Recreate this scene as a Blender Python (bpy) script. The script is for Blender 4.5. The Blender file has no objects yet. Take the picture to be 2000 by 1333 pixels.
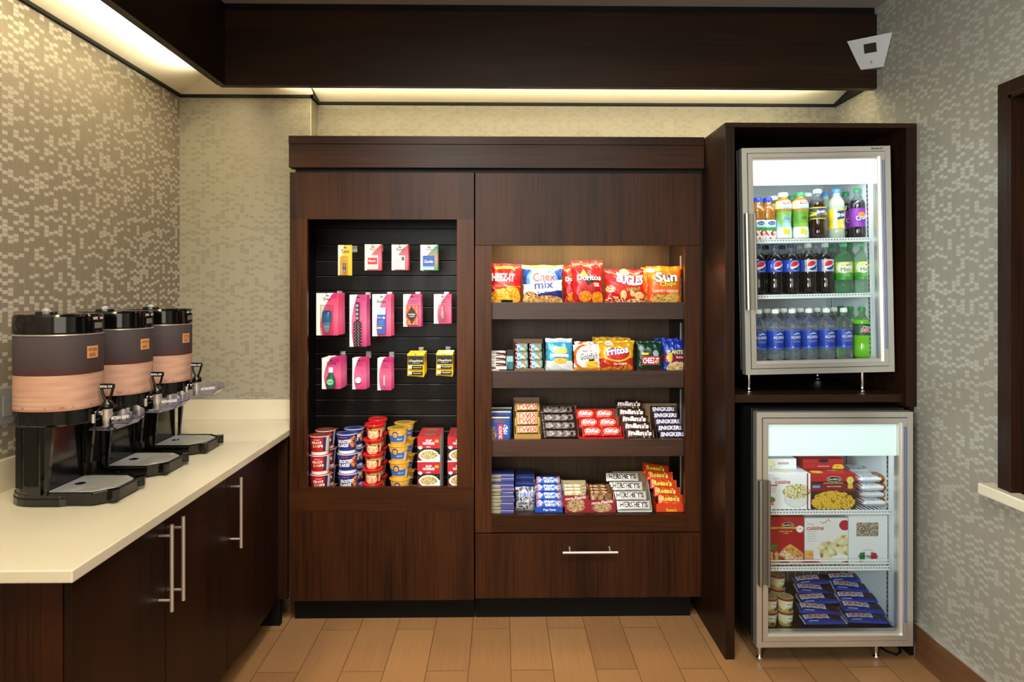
import bpy, bmesh, math, random
from mathutils import Vector, Matrix, Euler
from mathutils import noise as mnoise
random.seed(7)
sc = bpy.context.scene
col = sc.collection
# ------------------------------------------------------------------ camera
F = 1280.0; HOR = 570.0; CZ = 1.56
TH = math.atan(20/1280); TT = math.tan(TH)
cam = bpy.data.cameras.new('camera'); camo = bpy.data.objects.new('camera', cam); col.objects.link(camo)
camo.location = (0, 0, CZ); camo.rotation_euler = (math.pi/2, 0, -TH)
cam.sensor_width = 36; cam.lens = F/2000*36; cam.shift_y = -(666.5-HOR)/2000
cam.clip_start = .05; cam.clip_end = 50
sc.camera = camo
# ------------------------------------------------------------------ world, exposure, lights
w = bpy.data.worlds.new('world'); sc.world = w; w.use_nodes = True
w.node_tree.nodes['Background'].inputs[0].default_value = (.9, .95, 1, 1)
w.node_tree.nodes['Background'].inputs[1].default_value = .05
sc.view_settings.view_transform = 'Standard'; sc.view_settings.look = 'None'
sc.view_settings.gamma = 1; sc.view_settings.use_curve_mapping = False
sc.view_settings.exposure = 0.36
def area(name, loc, rot, sx_, sy_, power, color, spread=180):
    l = bpy.data.lights.new(name, 'AREA'); l.shape = 'RECTANGLE'; l.size = sx_; l.size_y = sy_
    l.energy = power; l.color = color; l.spread = math.radians(spread)
    o = bpy.data.objects.new(name, l); o.location = loc; o.rotation_euler = rot; col.objects.link(o)
    return o
WARM = (1, .80, .52); NEUT = (1, .92, .80); COOL = (.85, .95, 1)
area('cove_light_back', (.27, 3.128, 2.552), (math.radians(150), 0, 0), 2.6, .022, 32, (1, .91, .62), 135)
area('cove_light_side', (-1.350, 1.27, 2.552), (math.radians(150), 0, math.radians(90)), 3.45, .022, 38, (1, .91, .64), 140)
area('room_light_front', (.1, .5, 2.86), (0, 0, 0), 1.8, 1.2, 78, NEUT)
area('room_light_rear', (.1, -1.6, 1.9), (math.radians(80), 0, 0), 2.6, 1.2, 26, NEUT)
area('cool_wall_fill', (-1.2, -.6, 1.7), (math.radians(88), 0, math.radians(-48)), .7, 1.1, 19, (.74, .93, 1), 80)  # added cool fill to brighten the right wall
def aim(loc, tgt): return (Vector(tgt)-Vector(loc)).to_track_quat('-Z', 'Y').to_euler()
area('display_fill_left', (-.35, 1.25, 2.85), aim((-.35, 1.25, 2.85), (-.5, 3.15, 1.05)), .25, .25, 8, (1, .95, .88), 62)  # added spot without a fixture, brightens the slatwall products
area('display_fill_right', (.45, 1.25, 2.85), aim((.45, 1.25, 2.85), (.42, 3.15, 1.0)), .25, .25, 2.2, (1, .95, .88), 58)  # weaker added spot, lifts the snack shelves
area('snack_case_light', (.405, 3.15, 1.835), (math.radians(10), 0, 0), .8, .03, 7.5, (1, .68, .26))
area('upper_cooler_light', (1.37, 2.852, 2.062), (math.radians(3), 0, 0), .5, .03, .8, COOL)
area('lower_cooler_light', (1.38, 2.762, .90), (math.radians(3), 0, 0), .5, .02, .3, COOL)

# ------------------------------------------------------------------ helpers
def sx(px, Y):
    u = (px-1000)/F; return (u+TT)/(1-u*TT)*Y
def sz(py, Y, X=0.0):
    zc = Y*math.cos(TH)+X*math.sin(TH); return CZ-(py-HOR)*zc/F
def lin(v): return v/12.92 if v <= .04045 else ((v+.055)/1.055)**2.4
_cc = {}
def C(h):
    if isinstance(h, tuple): return h
    if h not in _cc:
        s = h.lstrip('#')
        if len(s) == 3: s = ''.join(a*2 for a in s)
        _cc[h] = tuple(lin(int(s[i:i+2], 16)/255) for i in (0, 2, 4))
    return _cc[h]
def mixc(a, b, t):
    a = C(a); b = C(b); return tuple(a[i]*(1-t)+b[i]*t for i in range(3))
# ------------------------------------------------------------------ materials
M = {}
def newmat(name):
    m = bpy.data.materials.new(name); m.use_nodes = True; M[name] = m
    return m, m.node_tree, m.node_tree.nodes['Principled BSDF']
def plain(name, colr, rough=.5, metal=0, **kw):
    m, nt, b = newmat(name)
    b.inputs['Base Color'].default_value = (*C(colr), 1); b.inputs['Roughness'].default_value = rough
    b.inputs['Metallic'].default_value = metal
    for k, v in kw.items():
        b.inputs[k.replace('_', ' ')].default_value = v
    return m
def vcol(name, rough, metal=0, **kw):
    m, nt, b = newmat(name)
    a = nt.nodes.new('ShaderNodeAttribute'); a.attribute_name = 'Col'
    nt.links.new(a.outputs['Color'], b.inputs['Base Color'])
    b.inputs['Roughness'].default_value = rough; b.inputs['Metallic'].default_value = metal
    for k, v in kw.items(): b.inputs[k.replace('_', ' ')].default_value = v
    return m
vcol('paper', .45); vcol('gloss', .18); vcol('foil', .26, .25); vcol('matte', .8)
vcol('liquid', .08, 0, Coat_Weight=.6, Coat_Roughness=.03)
plain('black_gloss', '#050506', .12); plain('trim_black', '#030303', .85); plain('black_matte', '#050404', .6, Specular_IOR_Level=.2)
plain('steel', '#d6d3ca', .3, .8); plain('satin_steel', '#e4e0d8', .36, .85); plain('chrome', '#e6e6e6', .12, 1)
plain('white_plastic', '#e9ecee', .4); plain('white_wire', '#eef0f2', .35)
plain('grey_plastic', '#8e8e90', .4); plain('cream_paint', '#f5edd4', .65); plain('ceiling_paint', '#8f8884', .9)
plain('cooler_black', '#131312', .3); plain('cardboard', '#8a6a45', .8)
plain('tray_grey', '#8f9090', .42)
def clearmat(name, colr, rough=.03, ior=1.33):
    return plain(name, colr, rough, 0, Transmission_Weight=1.0, IOR=ior)
plain('clear_pet', '#f4f8ff', .04, 0, Transmission_Weight=.94, IOR=1.25); plain('green_pet', '#c0ecca', .05, 0, Transmission_Weight=.93, IOR=1.22); clearmat('blister', '#ffffff', .05, 1.15)
clearmat('guard_plastic', '#efeefc', .06, 1.3)
def glassmat(name, tint, refl):
    m = bpy.data.materials.new(name); m.use_nodes = True; nt = m.node_tree; nt.nodes.clear(); M[name] = m
    o = nt.nodes.new('ShaderNodeOutputMaterial'); mx = nt.nodes.new('ShaderNodeMixShader')
    t = nt.nodes.new('ShaderNodeBsdfTransparent'); g = nt.nodes.new('ShaderNodeBsdfGlossy'); fr = nt.nodes.new('ShaderNodeFresnel')
    fr.inputs[0].default_value = refl; t.inputs[0].default_value = (*tint, 1); g.inputs['Roughness'].default_value = .01
    nt.links.new(fr.outputs[0], mx.inputs[0]); nt.links.new(t.outputs[0], mx.inputs[1]); nt.links.new(g.outputs[0], mx.inputs[2])
    nt.links.new(mx.outputs[0], o.inputs[0])
glassmat('door_glass', (.96, .985, .98), 1.35)
def emis(name, colr, s):
    m, nt, b = newmat(name); b.inputs['Base Color'].default_value = (*colr, 1)
    b.inputs['Emission Color'].default_value = (*colr, 1); b.inputs['Emission Strength'].default_value = s; b.inputs['Roughness'].default_value = .3
emis('header_bright', (.90, .97, 1), .66); emis('header_dim', (.78, .90, .88), .24)
emis('led_strip', (1, .87, .6), 5); emis('lamp_disc', (1, .9, .75), 6); emis('case_lamp', (1, .74, .36), 4)
def nd(nt, t, **kw):
    n = nt.nodes.new(t)
    for k, v in kw.items(): setattr(n, k, v)
    return n
def mth(nt, op, a, b=None, c=None):
    n = nt.nodes.new('ShaderNodeMath'); n.operation = op
    for i, v in enumerate((a, b, c)):
        if v is None: continue
        if isinstance(v, (int, float)): n.inputs[i].default_value = v
        else: nt.links.new(v, n.inputs[i])
    return n.outputs[0]
def mixn(nt, f, a, b):
    n = nt.nodes.new('ShaderNodeMix'); n.data_type = 'RGBA'
    for i, v in ((0, f), (6, a), (7, b)):
        if isinstance(v, (int, float)): n.inputs[i].default_value = v
        elif isinstance(v, tuple): n.inputs[i].default_value = (*v, 1)
        else: nt.links.new(v, n.inputs[i])
    return n.outputs[2]
def wood(name, axis, c0, c1, rough=.36, gs=1.0, spec=.5):
    m, nt, b = newmat(name)
    tc = nd(nt, 'ShaderNodeTexCoord'); mp = nd(nt, 'ShaderNodeMapping')
    s = [130*gs]*3; s['xyz'.index(axis)] = 3.5*gs; mp.inputs['Scale'].default_value = s
    nt.links.new(tc.outputs['Object'], mp.inputs[0])
    n1 = nd(nt, 'ShaderNodeTexNoise'); n1.inputs['Scale'].default_value = 1; n1.inputs['Detail'].default_value = 5; n1.inputs['Distortion'].default_value = .4
    nt.links.new(mp.outputs[0], n1.inputs['Vector'])
    mp2 = nd(nt, 'ShaderNodeMapping'); s2 = [7*gs]*3; s2['xyz'.index(axis)] = .9*gs; mp2.inputs['Scale'].default_value = s2
    nt.links.new(tc.outputs['Object'], mp2.inputs[0])
    n2 = nd(nt, 'ShaderNodeTexNoise'); n2.inputs['Scale'].default_value = 1; n2.inputs['Detail'].default_value = 3
    nt.links.new(mp2.outputs[0], n2.inputs['Vector'])
    f = mth(nt, 'ADD', mth(nt, 'MULTIPLY', n1.outputs[0], .65), mth(nt, 'MULTIPLY', n2.outputs[0], .75))
    r = nd(nt, 'ShaderNodeMapRange'); r.inputs[1].default_value = .45; r.inputs[2].default_value = .95
    nt.links.new(f, r.inputs[0])
    cc = mixn(nt, r.outputs[0], C(c0), C(c1)); nt.links.new(cc, b.inputs['Base Color'])
    b.inputs['Roughness'].default_value = rough; b.inputs['Specular IOR Level'].default_value = spec
    bp = nd(nt, 'ShaderNodeBump'); bp.inputs['Strength'].default_value = .06; bp.inputs['Distance'].default_value = .002
    nt.links.new(n1.outputs[0], bp.inputs['Height']); nt.links.new(bp.outputs[0], b.inputs['Normal'])
wood('wood_v', 'z', '#160802', '#42210c', .42, spec=.2); wood('wood_h', 'x', '#160802', '#42210c', .42, spec=.2)
wood('wood_warm', 'z', '#1b0b03', '#4f2a12', spec=.22); wood('wood_dark', 'z', '#0f0602', '#2c160a', .42, spec=.2)
wood('wood_dark_h', 'x', '#110803', '#2e1a0c', .42, spec=.22); wood('wood_dark_y', 'y', '#0d0602', '#241407', .42, spec=.2)
wood('wood_inner', 'z', '#281709', '#583a20', .45); wood('wood_shelf', 'x', '#1c0f07', '#44291b', .42)
wood('base_wood', 'y', '#5c3c25', '#805738', .35)
def wallpaper(name, ax, c0, c1, cl, sm, met):
    m, nt, b = newmat(name)
    tc = nd(nt, 'ShaderNodeTexCoord'); sp = nd(nt, 'ShaderNodeSeparateXYZ'); nt.links.new(tc.outputs['Object'], sp.inputs[0])
    a = sp.outputs[ax]; z = sp.outputs[2]
    ca = mth(nt, 'DIVIDE', a, .0245); ci = mth(nt, 'FLOOR', ca)
    zz = mth(nt, 'ADD', mth(nt, 'DIVIDE', z, .0145), mth(nt, 'MULTIPLY', mth(nt, 'FLOORED_MODULO', ci, 2), .45)); zi = mth(nt, 'FLOOR', zz)
    cb = nd(nt, 'ShaderNodeCombineXYZ'); nt.links.new(ci, cb.inputs[0]); nt.links.new(zi, cb.inputs[1])
    wn = nd(nt, 'ShaderNodeTexWhiteNoise'); wn.noise_dimensions = '2D'; nt.links.new(cb.outputs[0], wn.inputs['Vector'])
    par = mth(nt, 'FLOORED_MODULO', mth(nt, 'ADD', ci, zi), 2)
    lit = mth(nt, 'LESS_THAN', wn.outputs['Value'], mth(nt, 'ADD', .16, mth(nt, 'MULTIPLY', par, .42)))
    fa = mth(nt, 'FRACT', ca); fz = mth(nt, 'FRACT', zz)
    ina = mth(nt, 'MULTIPLY', mth(nt, 'GREATER_THAN', fa, .04), mth(nt, 'LESS_THAN', fa, .96))
    inz = mth(nt, 'MULTIPLY', mth(nt, 'GREATER_THAN', fz, .07), mth(nt, 'LESS_THAN', fz, .93))
    cell = mth(nt, 'MULTIPLY', lit, mth(nt, 'MULTIPLY', ina, inz))
    fine = nd(nt, 'ShaderNodeTexNoise'); mp = nd(nt, 'ShaderNodeMapping'); mp.inputs['Scale'].default_value = (700, 700, 25)
    nt.links.new(tc.outputs['Object'], mp.inputs[0]); nt.links.new(mp.outputs[0], fine.inputs['Vector']); fine.inputs['Scale'].default_value = 1
    base = mixn(nt, fine.outputs[0], C(c0), C(c1))
    seam = mth(nt, 'LESS_THAN', mth(nt, 'FRACT', mth(nt, 'DIVIDE', a, .049)), .035)
    base = mixn(nt, mth(nt, 'MULTIPLY', seam, .6), base, C(sm))
    hl = mth(nt, 'LESS_THAN', fz, .07)
    base = mixn(nt, mth(nt, 'MULTIPLY', hl, .25), base, C('#6d614f'))
    cc = mixn(nt, cell, base, C(cl)); nt.links.new(cc, b.inputs['Base Color'])
    nt.links.new(mth(nt, 'MULTIPLY', cell, met), b.inputs['Metallic'])
    nt.links.new(mth(nt, 'SUBTRACT', .55, mth(nt, 'MULTIPLY', cell, .15)), b.inputs['Roughness'])
wallpaper('wallpaper_x', 0, '#898374', '#959080', '#817b6c', '#a09a8b', .0); wallpaper('wallpaper_y', 1, '#776e61', '#8a8173', '#c3bbb0', '#a69d8c', .12); wallpaper('wallpaper_r', 1, '#837e71', '#938e80', '#a5a194', '#9d988a', .12)  # one paper; per-wall colours paint in how its cells catch the light
def floormat():
    m, nt, b = newmat('floor_tile')
    tc = nd(nt, 'ShaderNodeTexCoord'); sp = nd(nt, 'ShaderNodeSeparateXYZ'); nt.links.new(tc.outputs['Object'], sp.inputs[0])
    cx = mth(nt, 'DIVIDE', mth(nt, 'SUBTRACT', sp.outputs[0], .037), .174); ci = mth(nt, 'FLOOR', cx)
    par = mth(nt, 'FLOORED_MODULO', ci, 2)
    yo = mth(nt, 'DIVIDE', mth(nt, 'ADD', mth(nt, 'SUBTRACT', sp.outputs[1], 2.697), mth(nt, 'MULTIPLY', par, .3335)), .667)
    yi = mth(nt, 'FLOOR', yo)
    fx = mth(nt, 'FRACT', cx); fy = mth(nt, 'FRACT', yo)
    g = mth(nt, 'MAXIMUM', mth(nt, 'LESS_THAN', fx, .013), mth(nt, 'LESS_THAN', fy, .0035))
    cb = nd(nt, 'ShaderNodeCombineXYZ'); nt.links.new(ci, cb.inputs[0]); nt.links.new(yi, cb.inputs[1])
    wn = nd(nt, 'ShaderNodeTexWhiteNoise'); wn.noise_dimensions = '2D'; nt.links.new(cb.outputs[0], wn.inputs['Vector'])
    mp = nd(nt, 'ShaderNodeMapping'); mp.inputs['Scale'].default_value = (150, 3, 1); nt.links.new(tc.outputs['Object'], mp.inputs[0])
    n = nd(nt, 'ShaderNodeTexNoise'); n.inputs['Scale'].default_value = 1; n.inputs['Detail'].default_value = 4; nt.links.new(mp.outputs[0], n.inputs['Vector'])
    f = mth(nt, 'ADD', mth(nt, 'MULTIPLY', n.outputs[0], .8), mth(nt, 'MULTIPLY', wn.outputs['Value'], .35))
    cc = mixn(nt, f, C('#7c5637'), C('#a67d52'))
    cc = mixn(nt, g, cc, C('#40301f'))
    nt.links.new(cc, b.inputs['Base Color']); b.inputs['Roughness'].default_value = .38
    bp = nd(nt, 'ShaderNodeBump'); bp.inputs['Strength'].default_value = .3; bp.inputs['Distance'].default_value = .001; bp.invert = True
    nt.links.new(g, bp.inputs['Height']); nt.links.new(bp.outputs[0], b.inputs['Normal'])
floormat()
def quartz():
    m, nt, b = newmat('quartz')
    tc = nd(nt, 'ShaderNodeTexCoord')
    v = nd(nt, 'ShaderNodeTexVoronoi'); v.inputs['Scale'].default_value = 130; nt.links.new(tc.outputs['Object'], v.inputs['Vector'])
    n = nd(nt, 'ShaderNodeTexNoise'); n.inputs['Scale'].default_value = 60; nt.links.new(tc.outputs['Object'], n.inputs['Vector'])
    sel = mth(nt, 'MULTIPLY', mth(nt, 'LESS_THAN', v.outputs['Distance'], .16), mth(nt, 'GREATER_THAN', n.outputs[0], .56))
    cc = mixn(nt, mth(nt, 'MULTIPLY', sel, .55), C('#d2cab2'), C('#7a6749'))
    nt.links.new(cc, b.inputs['Base Color']); b.inputs['Roughness'].default_value = .1
quartz()

# ------------------------------------------------------------------ mesh builder
class MB:
    def __init__(s): s.v = []; s.f = []; s.c = []; s.m = []; s.s = []
    def add(s, vs, fs, c='#888', m='paper', smooth=False):
        o = len(s.v); s.v += [tuple(p) for p in vs]
        c_list = c if isinstance(c, list) else None
        cc = None if c_list else C(c)
        for i, f in enumerate(fs):
            s.f.append(tuple(o+k for k in f)); s.c.append(c_list[i] if c_list else cc); s.m.append(m); s.s.append(smooth)
        return s
    def box(s, x0, x1, y0, y1, z0, z1, c='#888', m='paper', bev=0):
        if x1 < x0: x0, x1 = x1, x0
        if y1 < y0: y0, y1 = y1, y0
        if z1 < z0: z0, z1 = z1, z0
        if bev:
            bm = bmesh.new(); bmesh.ops.create_cube(bm, size=1)
            for v in bm.verts: v.co = Vector(((x0+x1)/2+v.co.x*(x1-x0), (y0+y1)/2+v.co.y*(y1-y0), (z0+z1)/2+v.co.z*(z1-z0)))
            bev = min(bev, .45*min(x1-x0, y1-y0, z1-z0))
            bmesh.ops.bevel(bm, geom=bm.edges[:], offset=bev, segments=2, profile=.5, affect='EDGES')
            bm.verts.index_update()
            s.add([v.co for v in bm.verts], [[v.index for v in f.verts] for f in bm.faces], c, m); bm.free()
            return s
        vs = [(x, y, z) for z in (z0, z1) for y in (y0, y1) for x in (x0, x1)]
        return s.add(vs, [(0, 2, 3, 1), (4, 5, 7, 6), (0, 1, 5, 4), (2, 6, 7, 3), (0, 4, 6, 2), (1, 3, 7, 5)], c, m)
    def lathe(s, prof, n=24, c='#888', m='gloss', cx=0, cy=0, sx_=1, sy_=1, smooth=True, cols=None, a0=0, a1=2*math.pi, cap=True):
        # prof: list of (r, z); cols: colour per ring segment
        full = abs(a1-a0-2*math.pi) < 1e-6; k = n if full else n+1
        vs = []
        for r, z in prof:
            for i in range(k):
                a = a0+(a1-a0)*i/n; vs.append((cx+r*sx_*math.sin(a), cy-r*sy_*math.cos(a), z))
        fs = []; cl = []
        for j in range(len(prof)-1):
            for i in range(n):
                i2 = (i+1) % k if full else i+1
                fs.append((j*k+i, j*k+i2, (j+1)*k+i2, (j+1)*k+i)); cl.append(C(cols[j]) if cols else C(c))
        s.add(vs, fs, cl, m, smooth)
        if full and cap:
            if prof[0][0] > 1e-5: s.add(vs[:k], [tuple(range(k))[::-1]], cols[0] if cols else c, m)
            if prof[-1][0] > 1e-5: s.add(vs[-k:], [tuple(range(k))], cols[-1] if cols else c, m)
        return s
    def tube(s, pts, r, n=10, c='#888', m='steel'):
        pts = [Vector(p) for p in pts]; vs = []; K = len(pts)
        rs = r if isinstance(r, list) else [r]*K
        up = None
        for j, p in enumerate(pts):
            d = (pts[min(j+1, K-1)]-pts[max(j-1, 0)]).normalized()
            if up is None: up = d.orthogonal().normalized()
            a = (up-d*up.dot(d)).normalized(); up = a; b = d.cross(a)
            for i in range(n):
                t = 2*math.pi*i/n; vs.append(p+(a*math.cos(t)+b*math.sin(t))*rs[j])
        fs = [(j*n+i, j*n+(i+1) % n, (j+1)*n+(i+1) % n, (j+1)*n+i) for j in range(K-1) for i in range(n)]
        s.add(vs, fs, c, m, True)
        s.add(vs[:n], [tuple(range(n))[::-1]], c, m); s.add(vs[-n:], [tuple(range(n))], c, m)
        return s
    def prism(s, poly, z0, z1, c='#888', m='paper', axis='z', smooth=False):
        def P(a, b, h): return {'z': (a, b, h), 'y': (a, h, b), 'x': (h, a, b)}[axis]
        k = len(poly); vs = [P(a, b, z0) for a, b in poly]+[P(a, b, z1) for a, b in poly]
        s.add(vs, [tuple(range(k)), tuple(range(k, 2*k))], c, m)
        s.add(vs, [(i, (i+1) % k, k+(i+1) % k, k+i) for i in range(k)], c, m, smooth)
        return s
    def grid(s, fn, u0, u1, v0, v1, nu, nv, art=None, c='#888', m='paper', smooth=True):
        vs = []
        for j in range(nv+1):
            for i in range(nu+1): vs.append(fn(u0+(u1-u0)*i/nu, v0+(v1-v0)*j/nv))
        fs = []; cl = []
        for j in range(nv):
            for i in range(nu):
                fs.append((j*(nu+1)+i, j*(nu+1)+i+1, (j+1)*(nu+1)+i+1, (j+1)*(nu+1)+i))
                cl.append(art((i+.5)/nu, (j+.5)/nv) if art else C(c))
        return s.add(vs, fs, cl, m, smooth)
    def obj(s, name, parent=None, loc=None, recalc=True, **props):
        me = bpy.data.meshes.new(name); me.from_pydata([tuple(p) for p in s.v], [], s.f)
        keys = []
        for k in s.m:
            if k not in keys: keys.append(k)
        for k in keys: me.materials.append(M[k])
        ix = {k: i for i, k in enumerate(keys)}
        me.polygons.foreach_set('material_index', [ix[k] for k in s.m])
        me.polygons.foreach_set('use_smooth', s.s)
        if any(k in VC for k in keys):
            at = me.color_attributes.new('Col', 'FLOAT_COLOR', 'CORNER'); d = []
            for f, c in zip(s.f, s.c): d += [c[0], c[1], c[2], 1.0]*len(f)
            at.data.foreach_set('color', d)
        if recalc:
            bm = bmesh.new(); bm.from_mesh(me); bmesh.ops.recalc_face_normals(bm, faces=bm.faces); bm.to_mesh(me); bm.free()
        me.update()
        o = bpy.data.objects.new(name, me); col.objects.link(o)
        if parent: o.parent = parent
        if loc is not None: o.location = loc
        for k, v in props.items(): o[k] = v
        return o
VC = {'paper', 'gloss', 'foil', 'matte', 'liquid'}
def struct(name, mb): return mb.obj(name, kind='structure')
def thing(name, label, cat, loc=(0, 0, 0), rot=(0, 0, 0), group=None):
    o = bpy.data.objects.new(name, None); o.empty_display_size = .05; col.objects.link(o)
    o.location = loc; o.rotation_euler = rot; o['label'] = label; o['category'] = cat
    if group: o['group'] = group
    return o
def tag(o, label, cat, group=None):
    o['label'] = label; o['category'] = cat
    if group: o['group'] = group
    return o
def dup(root, label, loc, rot=(0, 0, 0), group=None):
    r = root.copy(); col.objects.link(r); r.location = loc; r.rotation_euler = rot; r['label'] = label
    if group: r['group'] = group
    for ch in list(root.children):
        c = ch.copy(); col.objects.link(c); c.parent = r
        for g in list(ch.children):
            d = g.copy(); col.objects.link(d); d.parent = c
    return r
# ---- lettering
_tx = {}
def glyphs(s, bold=0.0):
    if 'M' in s: bold = 0.0
    k = (s, bold)
    if k not in _tx:
        cu = bpy.data.curves.new('t', 'FONT'); cu.body = s; cu.size = 1; cu.resolution_u = 2; cu.offset = bold
        o = bpy.data.objects.new('t', cu); col.objects.link(o)
        me = bpy.data.meshes.new_from_object(o)
        vs = [(v.co.x, v.co.y) for v in me.vertices]; fs = [tuple(p.vertices) for p in me.polygons]
        bpy.data.objects.remove(o); bpy.data.curves.remove(cu); bpy.data.meshes.remove(me)
        if vs:
            x0 = min(a for a, b in vs); x1 = max(a for a, b in vs); y0 = min(b for a, b in vs); y1 = max(b for a, b in vs)
            vs = [((a-x0)/(x1-x0), (b-y0)/(y1-y0)) for a, b in vs]
        _tx[k] = (vs, fs)
    return _tx[k]
def text(mb, s, fn, cx, cz, w, h, c, off=.0008, shear=0, bold=.012, m='paper', rot=0, arc=0):
    vs, fs = glyphs(s, bold); out = []
    cr, sr = math.cos(rot), math.sin(rot)
    for a, b in vs:
        x = (a-.5)*w+shear*(b-.5)*h; z = (b-.5)*h+arc*h*(a-.5)**2*4
        x, z = x*cr-z*sr, x*sr+z*cr
        out.append(fn(cx+x, cz+z, off))
    mb.add(out, fs, c, m)
def text2(mb, s, fn, cx, cz, w, h, c, c2, off=.0008, grow=.05, **kw):
    b = kw.pop('bold', .02)
    text(mb, s, fn, cx, cz, w*1.03, h*1.06, c2, off, bold=b+grow, **kw); text(mb, s, fn, cx, cz, w, h, c, off+.0006, bold=b, **kw)
def ell(mb, fn, cx, cz, rx, rz, c, off=.0006, m='paper', n=20, rot=0):
    K = 4; vs = [fn(cx, cz, off)]
    for k in range(1, K+1):
        for i in range(n):
            a = 2*math.pi*i/n; x = rx*math.cos(a)*k/K; z = rz*math.sin(a)*k/K
            vs.append(fn(cx+x*math.cos(rot)-z*math.sin(rot), cz+x*math.sin(rot)+z*math.cos(rot), off))
    fs = [(0, i+1, (i+1) % n+1) for i in range(n)]
    for k in range(K-1): fs += [(1+k*n+i, 1+k*n+(i+1) % n, 1+(k+1)*n+(i+1) % n, 1+(k+1)*n+i) for i in range(n)]
    mb.add(vs, fs, c, m)
def rect(mb, fn, x0, x1, z0, z1, c, off=.0006, m='paper', n=4):
    mb.grid(lambda a, b: fn(a, b, off), x0, x1, z0, z1, n, 2, c=c, m=m)
def poly(mb, fn, pts, c, off=.0006, m='paper'):
    bm = bmesh.new(); f = bm.faces.new([bm.verts.new((a, b, 0)) for a, b in pts]); bmesh.ops.triangulate(bm, faces=[f])
    sz_ = max(max(p[0] for p in pts)-min(p[0] for p in pts), max(p[1] for p in pts)-min(p[1] for p in pts)); ml = max(.0045, sz_/9)
    for _ in range(4):
        es = [e for e in bm.edges if e.calc_length() > ml]
        if not es: break
        bmesh.ops.subdivide_edges(bm, edges=es, cuts=1); bmesh.ops.triangulate(bm, faces=bm.faces[:])
    bm.verts.index_update(); bm.verts.ensure_lookup_table()
    mb.add([fn(v.co.x, v.co.y, off) for v in bm.verts], [[v.index for v in q.verts] for q in bm.faces], c, m); bm.free()
def flat(y=0): return lambda x, z, o=0: (x, y-o, z)
def topf(z0): return lambda x, y, o=0: (x, y, z0+o)
def cyl(r, ang=0):
    rf = r if callable(r) else (lambda z: r)
    return lambda x, z, o=0: ((rf(z)+o)*math.sin(x/rf(z)+ang), -(rf(z)+o)*math.cos(x/rf(z)+ang), z)
# ---- art evaluated per small face
def hashn(i, j, k=0): return random.Random(i*7349+j*9151+k*31).random()
def art(*L):
    L2 = []
    for l in L: L2.append(tuple(C(q) if isinstance(q, str) and q.startswith('#') else ([C(z) for z in q] if isinstance(q, list) and q and isinstance(q[0], str) else q) for q in l))
    def f(u, v):
        c = (0.5, .5, .5)
        for l in L2:
            t = l[0]
            if t == 'bg': c = l[1]
            elif t == 'vg': c = mixc(l[1], l[2], v)
            elif t == 'hg': c = mixc(l[1], l[2], u)
            elif t == 'r':
                if l[1] <= u <= l[3] and l[2] <= v <= l[4]: c = l[5]
            elif t == 'e':
                d = ((u-l[1])/l[3])**2+((v-l[2])/l[4])**2
                if d < 1: c = l[5]
            elif t == 'food':   # cx,cy,rx,ry, cols, scale
                d = ((u-l[1])/l[3])**2+((v-l[2])/l[4])**2
                if d < 1+.25*mnoise.noise(Vector((u*11, v*11, 3))):
                    q = mnoise.noise(Vector((u*l[6], v*l[6]*1.2, l[1]*9)))*.5+.5
                    q2 = hashn(int(u*60), int(v*60))*.14
                    k = min(len(l[5])-1, max(0, int((q*1.2-.1+q2)*len(l[5])))); c = l[5][k]
            elif t == 'strand':
                d = ((u-l[1])/l[3])**2+((v-l[2])/l[4])**2
                if d < 1+.2*mnoise.noise(Vector((u*11, v*11, 3))):
                    q = abs(mnoise.noise(Vector((u*l[6], v*l[6], 7)))); k = min(len(l[5])-1, int(q*2.6*len(l[5]))); c = l[5][k]
            elif t == 'pf':     # polygon with a layered or mottled filling: pts, cols, su, sv
                P = l[1]; ins = False; j_ = len(P)-1
                for i_ in range(len(P)):
                    if (P[i_][1] > v) != (P[j_][1] > v) and u < (P[j_][0]-P[i_][0])*(v-P[i_][1])/(P[j_][1]-P[i_][1])+P[i_][0]: ins = not ins
                    j_ = i_
                if ins:
                    q = mnoise.noise(Vector((u*l[3], v*l[4], 5)))*.5+.5; c = l[2][min(len(l[2])-1, max(0, int((q*1.3-.15)*len(l[2]))))]
            elif t == 'sw':     # swoosh: x boundary at bottom, mid, top -> colour right of it
                b = l[1]*(1-v)**2+2*l[2]*v*(1-v)+l[3]*v*v
                if u > b: c = l[4]
            elif t == 'band':   # diagonal band: v between a+bu and c+bu
                if l[1]+l[3]*u < v < l[2]+l[3]*u: c = l[4]
            elif t == 'tri':
                (x1, y1), (x2, y2), (x3, y3) = l[1]
                d1 = (u-x2)*(y1-y2)-(x1-x2)*(v-y2); d2 = (u-x3)*(y2-y3)-(x2-x3)*(v-y3); d3 = (u-x1)*(y3-y1)-(x3-x1)*(v-y1)
                if not ((d1 < 0 or d2 < 0 or d3 < 0) and (d1 > 0 or d2 > 0 or d3 > 0)): c = l[2]
        return c
    return f
# ================================================================== ROOM
XL, XR = -1.624, 1.768; YB, YR = 3.33, 3.45; CE = 2.90; YF = -2.4
struct('floor', MB().box(XL-.1, XR+.1, YF-.1, YR+.1, -.06, 0, m='floor_tile'))
struct('wall_left', MB().box(XL-.08, XL, YF, YR+.08, 0, CE+.1, m='wallpaper_y'))
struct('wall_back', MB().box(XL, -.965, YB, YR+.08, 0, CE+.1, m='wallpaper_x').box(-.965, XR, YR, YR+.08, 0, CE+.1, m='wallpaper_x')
       .box(-.9665, -.9635, YB-.0015, YB, .9, 2.53, m='cream_paint'))
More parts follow.
